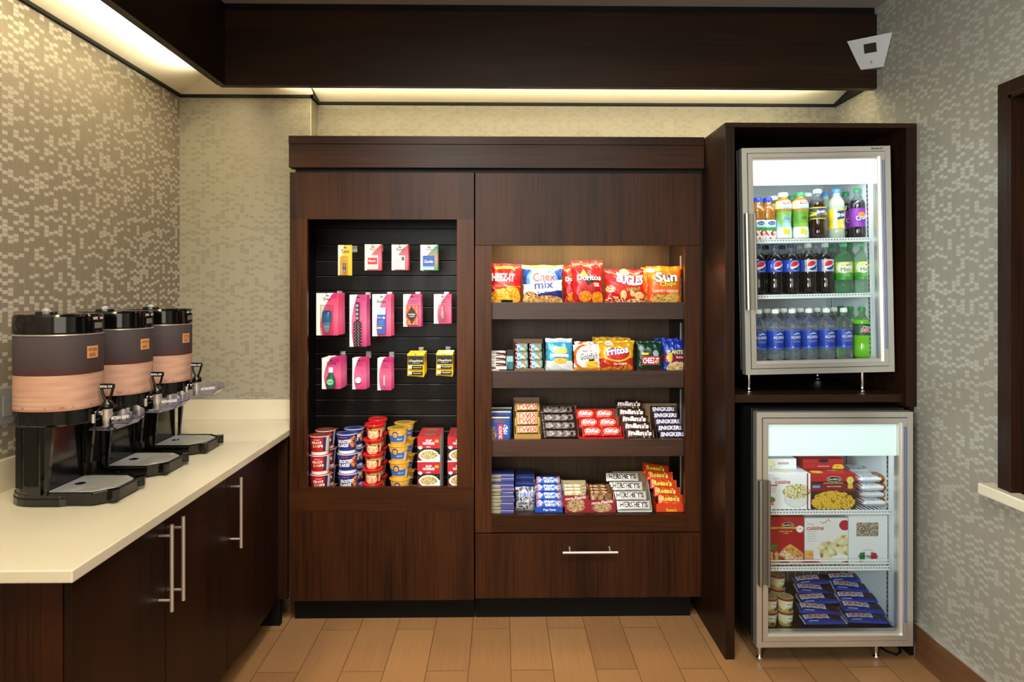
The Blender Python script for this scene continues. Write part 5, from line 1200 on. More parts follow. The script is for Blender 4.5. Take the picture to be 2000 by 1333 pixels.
colm(ff, 679, 3.165, [ZF+.0942*k for k in range(4)], 'blue cereal cup in the front column', cgp[0], [.004, .004, 0, -.003])
colm(ff, 692, 3.285, [ZF+.0942*k for k in range(4)], 'blue cereal cup in the rear column', cgp[0], None, .3)
rd = cup('x', 'meal_cup', .034, .0425, .0664, rdA, rdD, '#c41d1f', .004, .0475, cgp[1])
colm(rd, 729, 3.16, [ZF+.0705*k for k in range(6)], 'red-lidded meal cup in the front column', cgp[1], [-.003, -.003, -.002, 0, .001, .006])
colm(rd, 738, 3.285, [ZF+.0705*k for k in range(6)], 'red-lidded meal cup in the rear column', cgp[1], None, .3)
mc = cup('x', 'meal_cup', .034, .049, .0774, mcA, mcD, '#c8a040', 0, .051, cgp[1], lidcol=['#d8b048', '#b8903a'], rimc='#e0a838', foil=True)
colm(mc, 779, 3.16, [ZF+.0803*k for k in range(5)], 'blue and orange macaroni cup in the front column', cgp[1], [.006, .006, .003, 0, -.004], -.1)
colm(mc, 790, 3.29, [ZF+.0803*k for k in range(5)], 'blue and orange macaroni cup in the rear column', cgp[1], None, .3)
nA = art(('bg', '#f2efec'), ('r', 0, .55, 1, 1, '#b8232e'), ('r', 0, .30, 1, .55, '#1e1414'), ('r', 0, 0, 1, .12, '#f2efec'), ('r', 0, .05, .2, .35, '#6a2430'), ('e', .5, .26, .44, .235, '#efe9e0'), ('food', .5, .27, .36, .165, ['#8a4a1c', '#c88a3c', '#e8d090', '#5a7a2c', '#f0e0b0', '#a8481c'], 20), ('r', .78, .78, .93, .88, '#e0b040'), ('e', .13, .57, .09, .07, '#f0eeea'))
def nD(b, fn): text(b, 'CUP', fn, 0, .102, .03, .010, '#fff', bold=.05); text(b, 'NOODLES', fn, 0, .089, .055, .013, '#fff', bold=.05); text(b, 'BEEF', fn, 0, .072, .02, .006, '#eee')
xx = sx(839.5, 3.12); W_ = sx(862, 3.12)-sx(818, 3.12)
nb = carton('noodle_box', 'x', 'box', W_, .10, .1205, nA, art(('bg', '#b8303a'), ('e', .5, .5, .3, .3, '#8a6a4a')), '#e6e2dc', nD)
ngr = 'red and white noodle soup boxes'
n_ = 0
for (px, Y, kk, lb) in ((839.5, 3.175, 3, 'of the front stack beside the macaroni cups'), (844, 3.285, 3, 'of the rear stack beside the macaroni cups'), (897.5, 3.175, 3, 'in the front stack cut by the niche edge'), (900, 3.285, 3, 'in the rear stack at the niche edge')):
    for k in range(kk):
        o = nb if n_ == 0 else nb.copy()
        if n_: col.objects.link(o)
        n_ += 1; o.location = (sx(px, Y), Y, ZF+.1214*k); tag(o, 'red and white noodle soup box, %s %s' % (('bottom', 'middle', 'top')[k], lb), 'box', ngr)
# ================================================================== SNACK SHELVES
KP = 1/F
def bag(name, label, px0, px1, ytop, Y, zs, artf, deco, lean=8, roll=0, T=.05, mat='foil', seed=1, group=None, wide_top=.03, yaw=0, seal='#c8c8c8'):
    k = Y/F; W = (px1-px0)*k; X = (sx(px0, Y)+sx(px1, Y))/2; H = (sz(ytop, Y, X)-zs)/math.cos(math.radians(lean)); rnd = random.Random(seed); ph = rnd.random()*6
    rep = (CZ-zs)/k+HOR   # picture row of the shelf at this depth
    def fn(x, z, o=0, sg=-1):
        s_ = max(-1, min(1, 2*x/W)); t_ = max(0, min(1, z/H)); e = (math.sin(math.pi*min(1, max(0, (t_-.02)/.92))))**.55 if .02 < t_ < .94 else 0
        c_ = max(0, 1-abs(s_)**3.5)**.5; th = T/2*e*c_
        wr_ = (.0022*math.sin(s_*13+ph+t_*5)*(max(0, t_-.55)*2.2+max(0, .3-t_)*2)+.0012*math.sin(t_*23+s_*7+ph))*(.25+c_)*(1 if .03 < t_ < .97 else .3)
        xx = x*(1-.05*math.sin(math.pi*t_)+wide_top*t_)
        return (xx+.001*math.sin(t_*31+ph)*(abs(s_) > .9), sg*(th+abs(wr_)*.5+.0006)+(.6*wr_ if abs(s_) > .0 else 0)+sg*o, z+.0015*math.sin(s_*6+ph)*t_)
    n = lambda L: max(6, int(L/.0021))
    b = MB(); zt = H*.955
    b.grid(lambda x, z: fn(x, z), -W/2, W/2, 0, zt, n(W), n(zt), art=lambda u, v: artf(u, v*.955), m=mat)
    b.grid(lambda x, z: fn(x, z, 0, 1), -W/2, W/2, 0, zt, n(W)//2, n(H)//2, art=lambda u, v: artf(.02, v), m=mat)
    def q(px, py): return ((px-(px0+px1)/2)*k, (rep-py)*k)
    if deco: deco(b, fn, q, k)
    t = thing(name, label, 'snack bag', (X, Y, zs), (math.radians(-lean), math.radians(roll), math.radians(yaw)), group)
    b.obj('pouch', t)
    tp = MB(); tp.grid(lambda x, z: fn(x, z), -W/2, W/2, zt, H, n(W), 4, art=lambda u, v: artf(u, .955+v*.045), m=mat)
    tp.grid(lambda x, z: (lambda p: (p[0], p[1]+.0012, p[2]))(fn(x, z)), -W/2, W/2, zt, H, n(W), 4, art=lambda u, v: artf(u, .97), m=mat)
    tp.obj('top_seal', t)
    return t
z1s, z2s, z3s, z4s = [z+.0006 for z in shz]
TX = text
def w_(b, s, fn, q, k, px, py, wpx, hpx, c, **kw): x, z = q(px, py); text(b, s, fn, x, z, wpx*k, hpx*k, c, **kw)
def w2(b, s, fn, q, k, px, py, wpx, hpx, c, c2, **kw): x, z = q(px, py); text2(b, s, fn, x, z, wpx*k, hpx*k, c, c2, **kw)
def r_(b, fn, q, x0, y0, x1, y1, c, off=.0006): (a, d) = q(x0, y1); (e, f) = q(x1, y0); rect(b, fn, a, e, d, f, c, off)
CRK = ['#b86a10', '#e09a20', '#f0b83a', '#d88418', '#f4cc5c']
# row 1
cz = art(('bg', '#b8141e'), ('r', .25, .86, .75, .93, '#e8a022'), ('r', 0, .42, 1, .45, '#d8601c'), ('food', .55, .17, .45, .2, CRK, 12), ('food', .75, .28, .22, .16, CRK, 9), ('r', .45, .03, .78, .10, '#181410'))
bag('snack_bag', 'red cracker bag, leftmost on the top snack shelf, cut by the cabinet frame', 947, 1017, 515, 3.17, z1s, cz, lambda b, f, q, k: (w_(b, 'CHEEZ-IT', f, q, k, 977, 543, 54, 16, '#ffffff', bold=.03, off=.003), w_(b, 'BAKED', f, q, k, 985, 584, 24, 5, '#f0d020', off=.0026)), roll=1.5)
cx_ = art(('bg', '#1c3f9e'), ('e', .48, .58, .40, .36, '#4f86cc'), ('e', .45, .60, .28, .28, '#a8cdee'), ('r', 0, .90, 1, 1, '#7cc060'), ('band', .34, .50, -.02, '#e8e6e8'), ('r', 0, 0, 1, .34, '#1a2c78'), ('band', .18, .44, .18, '#dfe2ea'), ('food', .18, .16, .2, .16, ['#8a5020', '#c08a4a', '#e0b878', '#6a3c18'], 14), ('food', .62, .08, .4, .13, ['#8a5020', '#c08a4a', '#e0b878', '#b0602c'], 14))
bag('snack_bag', 'blue snack mix bag with green top edge on the top shelf', 1021, 1099, 518, 3.17, z1s, cx_, lambda b, f, q, k: (w2(b, 'Chex', f, q, k, 1062, 542, 44, 18, '#c81e2c', '#ffffff', off=.003, rot=.06), w2(b, 'mix', f, q, k, 1062, 558, 38, 15, '#203a98', '#ffffff', off=.003, rot=.06), w_(b, 'Traditional', f, q, k, 1068, 574, 40, 8, '#1d2f7c', off=.003, rot=.10)), T=.06, seed=3, wide_top=.05)
dor = art(('bg', '#a81620'), ('tri', [(.22, .72), (.95, .60), (.50, .42)], '#16120f'), ('food', .40, .17, .22, .12, ['#c85a14', '#e8861c', '#f0a030'], 18), ('food', .82, .14, .2, .13, ['#c85a14', '#e8861c', '#f0a030'], 18), ('r', 0, 0, 1, .02, '#7c0e16'))
dd = lambda b, f, q, k: (poly(b, f, [q(1141, 526), q(1152, 545), q(1132, 541)], '#e0b040', .0007), w2(b, 'Doritos', f, q, k, 1151, 543.5, 46, 11, '#ffffff', '#14100e', off=.003, rot=-.02), w_(b, 'NACHO', f, q, k, 1165, 556, 10, 3, '#fff', off=.0028), w_(b, 'CHEESE', f, q, k, 1165, 560, 11, 3, '#fff', off=.0028))
bag('snack_bag', 'dark red tortilla chip bag partly hidden behind the taller front one', 1101, 1141, 518, 3.235, z1s, dor, lambda b, f, q, k: w_(b, 'Doritos', f, q, k, 1122, 546, 36, 9, '#ffffff', off=.003), T=.04, seed=5)
bag('snack_bag', 'tall dark red tortilla chip bag standing in front, middle of the top shelf', 1119, 1178, 509, 3.165, z1s, dor, dd, T=.055, seed=6, roll=-1, wide_top=.08)
bug = art(('bg', '#bb1626'), ('r', 0, .88, 1, 1, '#a81230'), ('e', .62, .55, .40, .4, '#d02a26'), ('food', .5, .9, .12, .10, ['#e0a840', '#f0d080'], 14), ('food', .12, .42, .12, .10, ['#e8b050', '#f4d898', '#b81a24'], 20), ('food', .45, .24, .08, .14, ['#e8b050', '#f4d898'], 15), ('food', .86, .24, .14, .10, ['#e8b050', '#f4d898'], 15), ('food', .68, .30, .06, .09, ['#d8963a', '#f4d898'], 15), ('food', .25, .10, .24, .12, ['#e8b050', '#f4d898', '#b81a24', '#b81a24'], 24), ('food', .75, .06, .24, .09, ['#e8b050', '#f4d898', '#b81a24'], 24))
bag('snack_bag', 'red corn snack bag with white arched letters on the top shelf', 1180, 1260, 526, 3.17, z1s, bug, lambda b, f, q, k: (w2(b, 'BUGLES', f, q, k, 1230, 549, 54, 20, '#ffffff', '#2a3a80', off=.003, rot=-.10, bold=.04, arc=.25), w2(b, 'Original', f, q, k, 1236, 567, 28, 8, '#1c2030', '#f0e060', off=.003, rot=.14)), T=.06, seed=8, wide_top=-.02)
sun = art(('bg', '#d8501a'), ('sw', 1.1, .15, -.2, '#e06a1c'), ('r', 0, .86, 1, 1, '#e0761e'), ('food', .35, .10, .26, .15, ['#8a5a18', '#c8963c', '#e0bc68', '#6a4010'], 20), ('food', .72, .16, .2, .14, ['#c8963c', '#e0bc68', '#d0a048'], 14))
sdd = lambda b, f, q, k: (w2(b, 'Sun', f, q, k, 1300, 542, 40, 20, '#ffffff', '#2a3020', off=.003, rot=.06, bold=.03), w2(b, 'Chips', f, q, k, 1303, 557, 32, 12, '#f0c020', '#5a3a10', off=.0034, rot=.12), w_(b, 'HARVEST CHEDDAR', f, q, k, 1299, 570, 48, 5, '#f4e4d0', off=.003), ell(b, f, *q(1273, 528), 9*k, 4*k, '#e8eef8', .001), w_(b, "Lay's", f, q, k, 1273, 528, 12, 4, '#203a90', off=.0036))
bag('snack_bag', 'orange chip bag mostly hidden behind the front orange one', 1254, 1300, 522, 3.235, z1s, sun, None, T=.04, seed=11)
bag('snack_bag', 'orange multigrain chip bag at the right end of the top shelf', 1266, 1330, 520, 3.165, z1s, sun, sdd, T=.055, seed=12, roll=.5, wide_top=.12)
# row 2
pz = art(('bg', '#3c9cc8'), ('r', 0, .88, 1, 1, '#c8dcec'), ('r', 0, 0, 1, .32, '#e4e8ea'), ('food', .55, .62, .26, .10, ['#c8962c', '#e0b84a', '#f0d070'], 16), ('food', .55, .32, .26, .10, ['#c8962c', '#e0b84a', '#f0d070'], 16), ('r', .15, .43, .85, .52, '#dfe6ea'))
bag('snack_bag', 'light blue snack bag with shiny clear top on the second shelf', 1064, 1120, 662, 3.17, z2s, pz, lambda b, f, q, k: (w_(b, 'Honey', f, q, k, 1094, 699, 26, 6, '#2a5a9a', off=.003), w_(b, 'WHEAT', f, q, k, 1092, 680, 22, 3, '#dff', off=.0028)), seed=21, T=.05, wide_top=-.06)
gf = art(('bg', '#f0ece6'), ('e', .52, .52, .56, .50, '#d8702a'), ('e', .62, .52, .54, .46, '#f0ece6'), ('r', 0, 0, 1, .14, '#e08a30'), ('food', .68, .26, .22, .16, ['#e8a820', '#f0c030', '#f4d050'], 10), ('e', .66, .42, .12, .05, '#1a2440'))
gdd = lambda b, f, q, k: (w2(b, 'Goldfish', f, q, k, 1149, 697, 34, 12, '#1c3a2a', '#f4f0ea', off=.003, rot=.10, shear=.2), w_(b, 'PEPPERIDGE', f, q, k, 1146, 687, 18, 3, '#a02020', off=.0028))
bag('snack_bag', 'white and orange cracker bag peeking out behind the front one', 1123, 1160, 668, 3.24, z2s, gf, None, seed=23, T=.03)
bag('snack_bag', 'white cracker bag with orange swirl and yellow fish on the second shelf', 1120, 1173, 674, 3.17, z2s, gf, gdd, seed=24, T=.045)
ft = art(('bg', '#d8a31e'), ('r', 0, 0, 1, .42, '#b8301c'), ('e', .5, .55, .42, .24, '#e8c030'), ('e', .5, .56, .36, .20, '#b82020'), ('food', .35, .06, .3, .10, ['#c8641c', '#e0862c', '#b8301c'], 16), ('food', .75, .12, .2, .12, ['#c8641c', '#e0862c', '#b8301c'], 16))
fdd = lambda b, f, q, k: (w2(b, 'Fritos', f, q, k, 1205, 686, 42, 15, '#ffffff', '#223a90', off=.003, rot=.14, bold=.03, shear=.1), w_(b, 'The Original', f, q, k, 1210, 712, 26, 5, '#fff', off=.0028, rot=.06), ell(b, f, *q(1190, 672), 8*k, 3.5*k, '#e8eef8', .001), w_(b, "Lay's", f, q, k, 1190, 672, 12, 4, '#203a90', off=.0036))
bag('snack_bag', 'yellow corn chip bag, rearmost of the three', 1158, 1212, 659, 3.30, z2s, ft, None, seed=25, T=.03)
bag('snack_bag', 'yellow corn chip bag directly behind the front one', 1164, 1232, 661, 3.235, z2s, ft, None, seed=26, T=.03)
bag('snack_bag', 'yellow and red corn chip bag in front, right of the middle of the second shelf', 1172, 1238, 666, 3.165, z2s, ft, fdd, seed=27, T=.055, wide_top=.08)
cg_ = art(('bg', '#123626'), ('r', 0, .0, 1, .06, '#8a1c24'))
bag('snack_bag', 'dark green cracker bag with a red label on the second shelf', 1243, 1296, 667, 3.17, z2s, cg_, lambda b, f, q, k: (r_(b, f, q, 1252, 697, 1289, 714, '#a81c24', .0016), w_(b, 'CHEEZ-IT', f, q, k, 1270.5, 705.5, 33, 11, '#fff', off=.003, bold=.02), r_(b, f, q, 1251, 690, 1266, 694, '#e0c030', .001), ell(b, f, *q(1281, 692), 6*k, 7*k, '#8a9aa4', .0012)), seed=28, T=.04, wide_top=-.03)
pn = art(('bg', '#18349c'), ('r', 0, .30, 1, .52, '#7c1830'), ('food', .55, .12, .45, .17, ['#b88a4a', '#d8b070', '#ecd09a', '#a07038'], 14), ('e', .24, .42, .10, .16, '#c8b040'))
bag('snack_bag', 'blue peanut bag at the right end of the second shelf, cut by the frame', 1295, 1346, 664, 3.17, z2s, pn, lambda b, f, q, k: (w2(b, 'PLANTERS', f, q, k, 1322, 689, 40, 8, '#e8d850', '#2a6030', off=.003), w_(b, 'Salted Peanuts', f, q, k, 1328, 699, 18, 4, '#f0e0d0', off=.0028)), seed=29, T=.04)
bag('snack_bag', 'second blue peanut bag standing behind at the right end', 1280, 1335, 661, 3.25, z2s, pn, None, seed=30, T=.03)

# ---- display boxes with bars
def disp(name, label, px0, px1, Y, D, zs, hf, hb, colr, inner='cardboard', deco=None, wallc=None, tilt=0):
    """open-fronted display tray: low front lip, tall back, slanted sides"""
    xa, xb = sx(px0, Y), sx(px1, Y); X = (xa+xb)/2; W = xb-xa
    t = thing(name, label, 'box', (X, Y, zs), (0, 0, math.radians(tilt)))
    b = MB(); th = .0016; cc = wallc or colr
    b.box(-W/2, W/2, 0, D, 0, th, c=colr); b.box(-W/2, W/2, 0, th, 0, hf, c=colr); 
    for s_ in (-1, 1):
        xo = s_*W/2; xi = s_*(W/2-th); P = [(0, 0), (D, 0), (D, hb*.92), (D*.78, hb*.92), (0, hf)]
        b.prism(P, min(xo, xi), max(xo, xi), c=cc, axis='x')
    if deco: deco(b, flat(0), W)
    b.obj('tray', t)
    bk = MB().box(-W/2, W/2, D-th, D, 0, hb, c=cc if not inner == 'cardboard' else '#8a6a45'); bk.box(-W/2+.001, W/2-.001, D-th-.0008, D-th, .01, hb-.002, c='#8f7350'); bk.obj('back_flap', t)
    return t, X, W
def barproto(L, H, D, artf, deco, seed=1, mat='foil', nu=56, nv=18):
    return pillow(L, H, D, artf, mat, .005, deco, seed, nu=nu, nv=nv)
def barrow(name, label, cat, proto_args, spots, group):
    """spots: (X, Y, Z, pitch, yaw, roll, suffix)"""
    mb = barproto(*proto_args[0], **proto_args[1]); o0 = None
    for i, (X, Y, Z, pit, yw, rl, sf) in enumerate(spots):
        if o0 is None: o = o0 = mb.obj(name)
        else: o = o0.copy(); col.objects.link(o)
        o.rotation_mode = 'XYZ'; o.location = (X, Y, Z); o.rotation_euler = (math.radians(pit), math.radians(rl), math.radians(yw))
        tag(o, '%s, %s' % (label, sf), cat, group)
NB = ['at the bottom front', 'second from the bottom', 'third from the bottom', 'fourth from the bottom', 'fifth from the bottom', 'sixth from the bottom']
def yz(py, Y, X): return sz(py, Y, X)
# clif bars
cl = lambda u, v: (C('#6aa6bc') if v > .3 else C('#3a5a3a')) if u > .30 and not (.55 < u < .8 and v > .35) else (C('#8a2830') if .06 < u < .22 else (C('#b08a60') if u > .3 else C('#5a94ac')))
def cld(b, fn): text(b, 'CLIF', fn, -.025, .002, .034, .011, '#fff', .0008, rot=1.45)
t, X, W = disp('display_box', 'brown cardboard tray of light blue energy bars on the second shelf', 1004, 1064, 3.13, .17, z2s, .02, .150, '#6a5138')
sp_ = []
for r in range(3):
    for c_ in range(2): sp_.append((X+(-.035 if c_ == 0 else .035), 3.165+.034*r, z2s+.030+.038*r, 62, 0, 0, '%s, %s side' % (NB[r], 'left' if c_ == 0 else 'right')))
barrow('energy_bar', 'light blue energy bar in the brown tray', 'snack bar', ((.070, .052, .014, cl, cld), {}), sp_, 'energy bars in the brown tray')
kd = lambda u, v: C('#e8e6e4') if v > .5 else (C('#5a3424') if u > .45 else C('#e0dcd8'))
t, X, W = disp('display_box', 'white and brown snack bar box, leftmost on the second shelf', 951, 990, 3.13, .10, z2s, .03, .075, '#dcd8d4', deco=lambda b, f, W: (rect(b, f, -.01, W/2, .006, .016, '#4a2a1c', .0006), rect(b, f, -.03, -.005, .018, .026, '#2c2420', .0006), text(b, 'KIND', f, .0, .012, .02, .006, '#fff', .001)), wallc='#e4e2e0')
barrow('snack_bar', 'white and brown snack bar in the leftmost box', 'snack bar', ((.088, .034, .016, kd, None), {}), [(X, 3.165+.026*r, z2s+.034+.022*r, 50, 0, 0, NB[r]) for r in range(3)], 'bars in the leftmost white box')
t = carton('snack_box', 'small black and teal box standing between the white box and the brown tray', 'box', .030, .10, .105, art(('bg', '#16181a'), ('r', 0, .1, 1, .45, '#2a6a74'), ('r', 0, .45, 1, .7, '#8ab8c0')), '#111', '#101214', None, (sx(996, 3.2), 3.23, z2s))
# row 3
cb_ = art(('bg', '#1f4c9c'), ('r', 0, .95, 1, 1, '#e8e0a0'), ('r', .45, .0, .68, .68, '#c8283a'), ('food', .25, .3, .14, .3, ['#c8a860', '#8a6a3a', '#1f4c9c'], 18), ('food', .80, .45, .12, .22, ['#5a3420', '#c8d0e8', '#1f4c9c'], 18), ('food', .5, .82, .3, .07, ['#5a3420', '#8a5030', '#1f4c9c'], 18))
for k_, (Y, lb) in enumerate(((3.16, 'front'), (3.225, 'second'), (3.29, 'rearmost'))):
    k2 = 3.13/F; o = carton('candy_box', 'blue chocolate bar box at the left end of the third shelf, %s' % lb, 'box', 42*k2, .055, [.112, .128, .135][k_], cb_, '#173a80', '#1a3f88', (lambda b, f: text(b, 'CRUNCH', f, .007, .035, .062, .014, '#fff', .0009, rot=math.pi/2)) if k_ == 0 else None, (sx(974.5+2.5*k_, Y), Y, z3s), group='blue chocolate bar boxes')
tw = lambda u, v: C('#c8a050') if u < .08 or u > .92 else (C('#3a4a20') if v < .12 else C('#caa04c') if v > .2 else C('#8a6a2a'))
def twd(b, fn): text2(b, 'TWIX', fn, 0, .002, .096, .026, '#c8202c', '#ffffff', .001, grow=.05, bold=.04, shear=.15)
t, X, W = disp('display_box', 'gold cardboard tray of caramel bars on the third shelf', 1004, 1057, 3.13, .15, z3s, .03, .182, '#a8803c', wallc='#8a6a40')
twz = [(3.150, .045, 70), (3.175, .080, 70), (3.190, .104, 70), (3.215, .142, 68)]
barrow('candy_bar', 'gold caramel bar with red letters in the gold tray', 'candy bar', ((.118, .042, .016, tw, twd), {}), [(X, Y, z3s+dz, p, 0, -1, NB[i]) for i, (Y, dz, p) in enumerate(twz)], 'caramel bars in the gold tray')
hk = lambda u, v: C('#2a1712')
def hkd(b, fn): text(b, "HERSHEY'S", fn, 0, .003, .140, .024, '#76706c', .0010, bold=.02); text(b, 'MILK CHOCOLATE', fn, .0, -.0145, .07, .004, '#b8a89c', .001)
t, X, W = disp('display_box', 'dark brown tray of milk chocolate bars on the third shelf', 1059, 1132, 3.13, .14, z3s, .008, .142, '#23130f', wallc='#2a1814')
barrow('chocolate_bar', 'dark brown chocolate bar with grey letters', 'candy bar', ((.165, .040, .010, hk, hkd), {'nu': 30}), [(X+.003*(1-r), 3.158+.028*r, z3s+.024+.0335*r, 62, 0, 0, NB[r]) for r in range(4)], 'dark brown chocolate bars')
kk_ = lambda u, v: C('#c8281c') if .04 < u < .96 else C('#a81c18')
def kkd(b, fn): ell(b, fn, 0, 0, .039, .0165, '#e0c0a0', .0008); ell(b, fn, 0, 0, .037, .0150, '#c8281c', .0011); text(b, 'KitKat', fn, 0, 0, .060, .019, '#ffffff', .0020, shear=.2, bold=.04)
t, X, W = disp('display_box', 'bright red tray of wafer bars in the middle of the third shelf', 1130, 1220, 3.13, .14, z3s, .014, .126, '#c01c22', wallc='#c8281e')
sp_ = []
for r in range(3):
    for c_ in range(2): sp_.append((X-.046+.092*c_-.012*r+.004, 3.158+.034*r, z3s+.034+.036*r, 58, 0, 0, '%s, %s column' % (NB[r], 'left' if c_ == 0 else 'right')))
barrow('wafer_bar', 'red wafer bar in the red tray', 'candy bar', ((.096, .052, .014, kk_, kkd), {}), sp_, 'red wafer bars in the red tray')
mm = lambda u, v: (C('#3a1e18') if hashn(int(u*26), int(v*8)) < .92 or v > .35 else C(['#c82c2c', '#e0c02c', '#3a7a3c'][int(hashn(int(u*26), int(v*8), 3)*3)]))
def mmd(b, fn): text2(b, "m&m's", fn, 0, .003, .112, .026, '#f0ece8', '#2a1410', .001, grow=.05, bold=.05, shear=.15)
t, X, W = disp('display_box', 'dark brown tray of candy packs, leaning stack right of the red tray', 1222, 1284, 3.13, .15, z3s, .010, .15, '#2c1712', wallc='#2c1712')
barrow('candy_pack', 'brown pack of coloured chocolate candies', 'candy', ((.136, .048, .014, mm, mmd), {}), [(X-.004-.009*r, 3.155+.022*r, z3s+.022+.030*r+(.006 if r > 3 else 0), 62, 0, 2, NB[r]) for r in range(5)], 'brown candy packs')
sn = lambda u, v: C('#3a2226') if not (.1 < u < .9 and .2 < v < .8) else C('#2c2140')
def snd(b, fn): text2(b, 'SNICKERS', fn, 0, .001, .112, .020, '#e8e6ee', '#28408c', .001, grow=.06, bold=.03, shear=.2)
t, X, W = disp('display_box', 'dark tray of nougat bars with tall cardboard back, right end of the third shelf', 1284, 1343, 3.13, .15, z3s, .008, .150, '#2a1a1c', wallc='#3a2a24')
barrow('candy_bar', 'dark brown nougat bar with white and blue letters', 'candy bar', ((.122, .038, .014, sn, snd), {}), [(X+.002-.005*r, 3.152+.024*r, z3s+.018+.026*r, 64, 0, 0, NB[r]) for r in range(5)], 'nougat bars in the dark tray')
# row 4
Yv = 3.14
stk = art(('bg', '#4c4a8c'), ('r', 0, 0, .46, 1, '#9a9262'), ('r', 0, .85, 1, 1, '#c8cad8'), ('r', 0, 0, 1, .12, '#20204a'))
o0 = None
for i in range(10):
    if i == 0: o = o0 = carton('cookie_pack', '', 'cookies', .118, .10, .0165, stk, '#3a4490', '#4a4a84', None)
    else: o = o0.copy(); col.objects.link(o)
    o.location = (sx(980, 3.16)-.001*(i % 3), 3.17+.003*(i % 2)+(.05 if i > 7 else 0), z4s+.0172*i); o.rotation_euler = (0, 0, .02*((i*3) % 5-2))
    tag(o, 'thin blue-yellow cookie pack, leftmost stack on the bottom shelf, %s' % ('bottom', 'second from the bottom', 'third from the bottom', 'fourth from the bottom', 'fifth from the bottom', 'sixth from the bottom', 'seventh from the bottom', 'third from the top', 'second from the top', 'top')[i], 'cookies', 'cookie packs stacked at the left end')
o0 = None
blu = art(('bg', '#1c2f86'), ('r', 0, .3, 1, .5, '#3f6fc0'), ('r', .1, .6, .7, .8, '#6a3a7a'))
for i in range(5):
    if i == 0: o = o0 = carton('cookie_pack', '', 'cookies', .095, .09, .029, blu, '#2a4aa0', '#1a2c70', None)
    else: o = o0.copy(); col.objects.link(o)
    o.location = (sx(1025, 3.3), 3.31, z4s+.0298*i)
    tag(o, 'dark blue cookie pack behind the silver pouch, %s' % ('bottom of the stack', 'second from the bottom', 'middle of the stack', 'second from the top', 'top of the stack')[i], 'cookies', 'dark blue packs behind the silver pouch')
def silv(u, v):
    q = mnoise.noise(Vector((u*6, v*8, 1))); return mixc('#6a6c78', '#e8e8ea', max(0, min(1, q*1.6+.5))) if q < .32 else C('#3a3f5a')
bag('snack_bag', 'crinkled silver foil pouch on the bottom shelf', 1007, 1046, 953, 3.17, z4s, silv, lambda b, f, q, k: w2(b, 'OREO', f, q, k, 1028, 967, 28, 9, '#2c5ab0', '#dfe6f4', off=.003), seed=44, T=.04, mat='foil')
ptA = art(('bg', '#1d4fae'), ('r', 0, 0, 1, .12, '#2a64c4'), ('food', .1, .5, .12, .4, ['#c85a7a', '#e8b0c0', '#1d4fae'], 14), ('food', .9, .5, .12, .4, ['#c87a4a', '#e8c8b0', '#1d4fae'], 14))
def ptd(b, fn): text2(b, 'POP', fn, -.0, .007, .048, .013, '#f0f0f4', '#14388c', .001, grow=.06, bold=.05); text2(b, 'TARTS', fn, .0, -.008, .045, .012, '#f0f0f4', '#14388c', .001, grow=.06, bold=.05)
t, X, W = disp('display_box', 'blue open tray of toaster pastries on the bottom shelf', 1044, 1103, 3.13, .13, z4s, .028, .125, '#1c49b0', wallc='#1c4aa8', deco=lambda b, f, W: text(b, 'Pop-Tarts', f, 0, .014, .06, .013, '#e8eef8', .001, bold=.03))
barrow('toaster_pastry_pack', 'blue toaster pastry pack in the blue tray', 'snack', ((.125, .042, .014, ptA, ptd), {}), [(X, 3.155+.027*r, z4s+.035+.030*r, 62, 0, 0, NB[r]) for r in range(4)], 'toaster pastry packs')
mfA = lambda u, v: C('#d8c8a0') if v > .82 else (C('#8a1f2c') if not (((u-.5)/.36)**2+((v-.36)/.30)**2 < 1) else C(['#a08058', '#c8a878', '#b89468', '#6a4830'][int(hashn(int(u*18), int(v*14))*4)]))
def mf(px0, px1, ytop, lb, hfr):
    Y = 3.13; k = Y/F
    xa, xb = sx(px0, Y), sx(px1, Y); W = xb-xa; H = sz(ytop, 3.2, .4)-z4s
    t = thing('cookie_box', lb, 'box', ((xa+xb)/2, Y, z4s)); b = MB(); hf = H*hfr
    fa = art(('bg', '#8c1e2c'), ('food', .5, .42, .36, .38, ['#a08058', '#c8a878', '#b89468', '#6a4830', '#d8c098'], 14))
    b.grid(lambda x, z: (x, 0, z), -W/2, W/2, 0, hf, 40, 28, art=fa, smooth=False)
    b.box(-W/2, W/2, .0005, .002, 0, hf, c='#8c1e2c').box(-W/2, -W/2+.0015, .002, .12, 0, hf, c='#8c1e2c').box(W/2-.0015, W/2, .002, .12, 0, hf, c='#8c1e2c').box(-W/2, W/2, .118, .12, 0, H, c='#c8b890').box(-W/2, W/2, 0.002, .118, 0, .002, c='#8c1e2c')
    for s_ in (-1, 1): b.prism([(.0, hf), (.12, hf), (.12, H), (.10, H)], s_*W/2-(.0015 if s_ > 0 else 0), s_*W/2+(0 if s_ > 0 else .0015), c='#8c1e2c', axis='x')
    text(b, 'mrs.Fields', flat(0), 0, hf*.86, W*.78, .014, '#f4ece8', .001, rot=.1, shear=.2, bold=.02); b.obj('carton', t)
    return t, (xa+xb)/2, W, hf
t, X, W, hf = mf(1099, 1150, 944, 'red cookie box with cream wrapped cookies showing on top, bottom shelf', .68)
barrow('cookie_pack', 'cream cookie pack in the left red cookie box', 'cookies', ((W*.92, .085, .018, lambda u, v: C('#c8b890') if hashn(int(u*14), int(v*9)) > .25 else C('#a8946a'), None), {}), [(X, 3.17+.020*r, z4s+.055+.010*r, 72, 0, 0, ('front', 'middle', 'rear')[r]) for r in range(3)], 'packs in the left red cookie box')
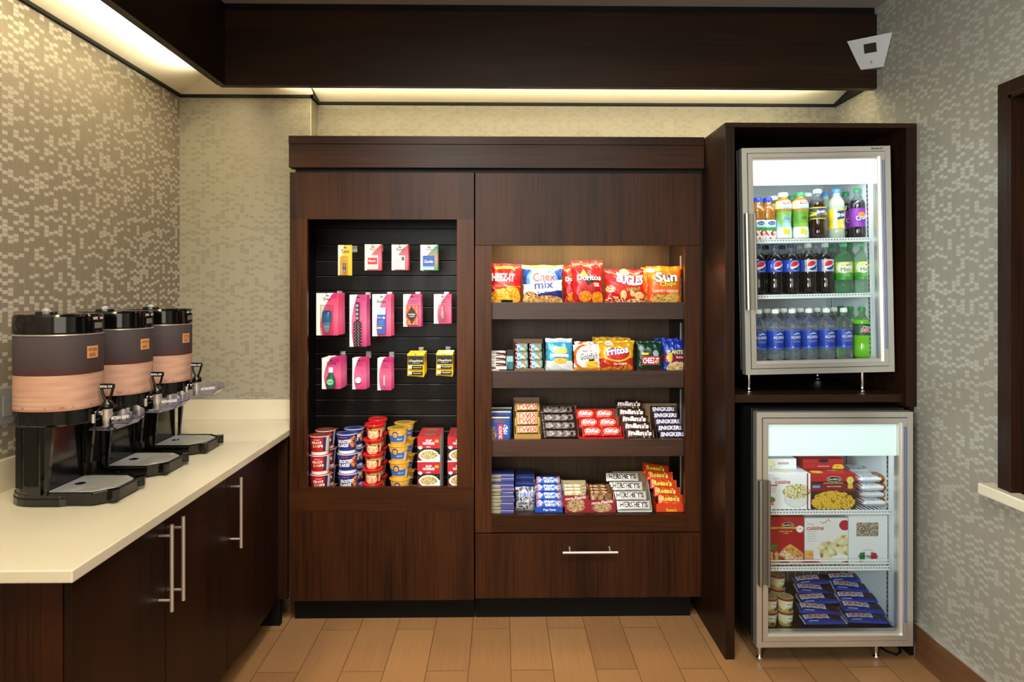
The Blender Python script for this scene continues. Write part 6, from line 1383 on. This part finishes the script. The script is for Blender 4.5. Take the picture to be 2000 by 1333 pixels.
t, X, W, hf = mf(1150, 1203, 952, 'red cookie box with brown cookies showing on top, right of the other red box', .58)
barrow('cookie_pack', 'brown cookie pack in the right red cookie box', 'cookies', ((W*.92, .085, .018, lambda u, v: C('#8a6238') if hashn(int(u*14), int(v*9)) > .3 else C('#5a3a1e'), None), {}), [(X, 3.17+.020*r, z4s+.055+.008*r, 72, 0, 0, ('front', 'middle', 'rear')[r]) for r in range(3)], 'packs in the right red cookie box')
hw = lambda u, v: C('#d6d4cc') if .02 < u < .98 else C('#b8b6ac')
def hwd(b, fn): text(b, "HERSHEY'S", fn, 0, .002, .134, .026, '#181614', .0010, bold=.03); rect(b, fn, -.01, .06, -.0175, -.0165, '#4a6a9a', .0008)
t, X, W = disp('display_box', 'white tray of cookies and cream bars on the bottom shelf', 1206, 1274, 3.13, .14, z4s, .010, .160, '#c8c6be', wallc='#bdbab0')
barrow('chocolate_bar', 'white chocolate bar with black letters in the white tray', 'candy bar', ((.160, .043, .012, hw, hwd), {}), [(X-.002-.013*r, 3.155+.029*r, z4s+.026+.037*r, 60, 0, 0, NB[r]) for r in range(4)], 'white chocolate bars')
rs = lambda u, v: C('#d8421a') if .04 < u < .96 else C('#b83414')
def rsd(b, fn): text2(b, "Reese's", fn, -.004, .003, .088, .026, '#f0cc20', '#4a2410', .001, grow=.06, bold=.03, rot=.05); rect(b, fn, -.015, .03, -.0125, -.0105, '#4a2410', .0009)
t, X, W = disp('display_box', 'orange tray of peanut butter cups at the right end of the bottom shelf', 1281, 1342, 3.13, .16, z4s, .040, .05, '#d03e18', wallc='#b83414', deco=lambda b, f, W: text(b, "Reese's", f, 0, .012, .05, .018, '#f0cc20', .001))
barrow('peanut_butter_cup_pack', 'orange peanut butter cup pack in the leaning stack', 'candy', ((.132, .056, .014, rs, rsd), {}), [(X+.002-.0125*r, 3.160+.024*r, z4s+.050+.030*r+(.004 if r == 3 else 0), 58, -3, 3+1.0*r, NB[r]) for r in range(5)], 'orange peanut butter cup packs')
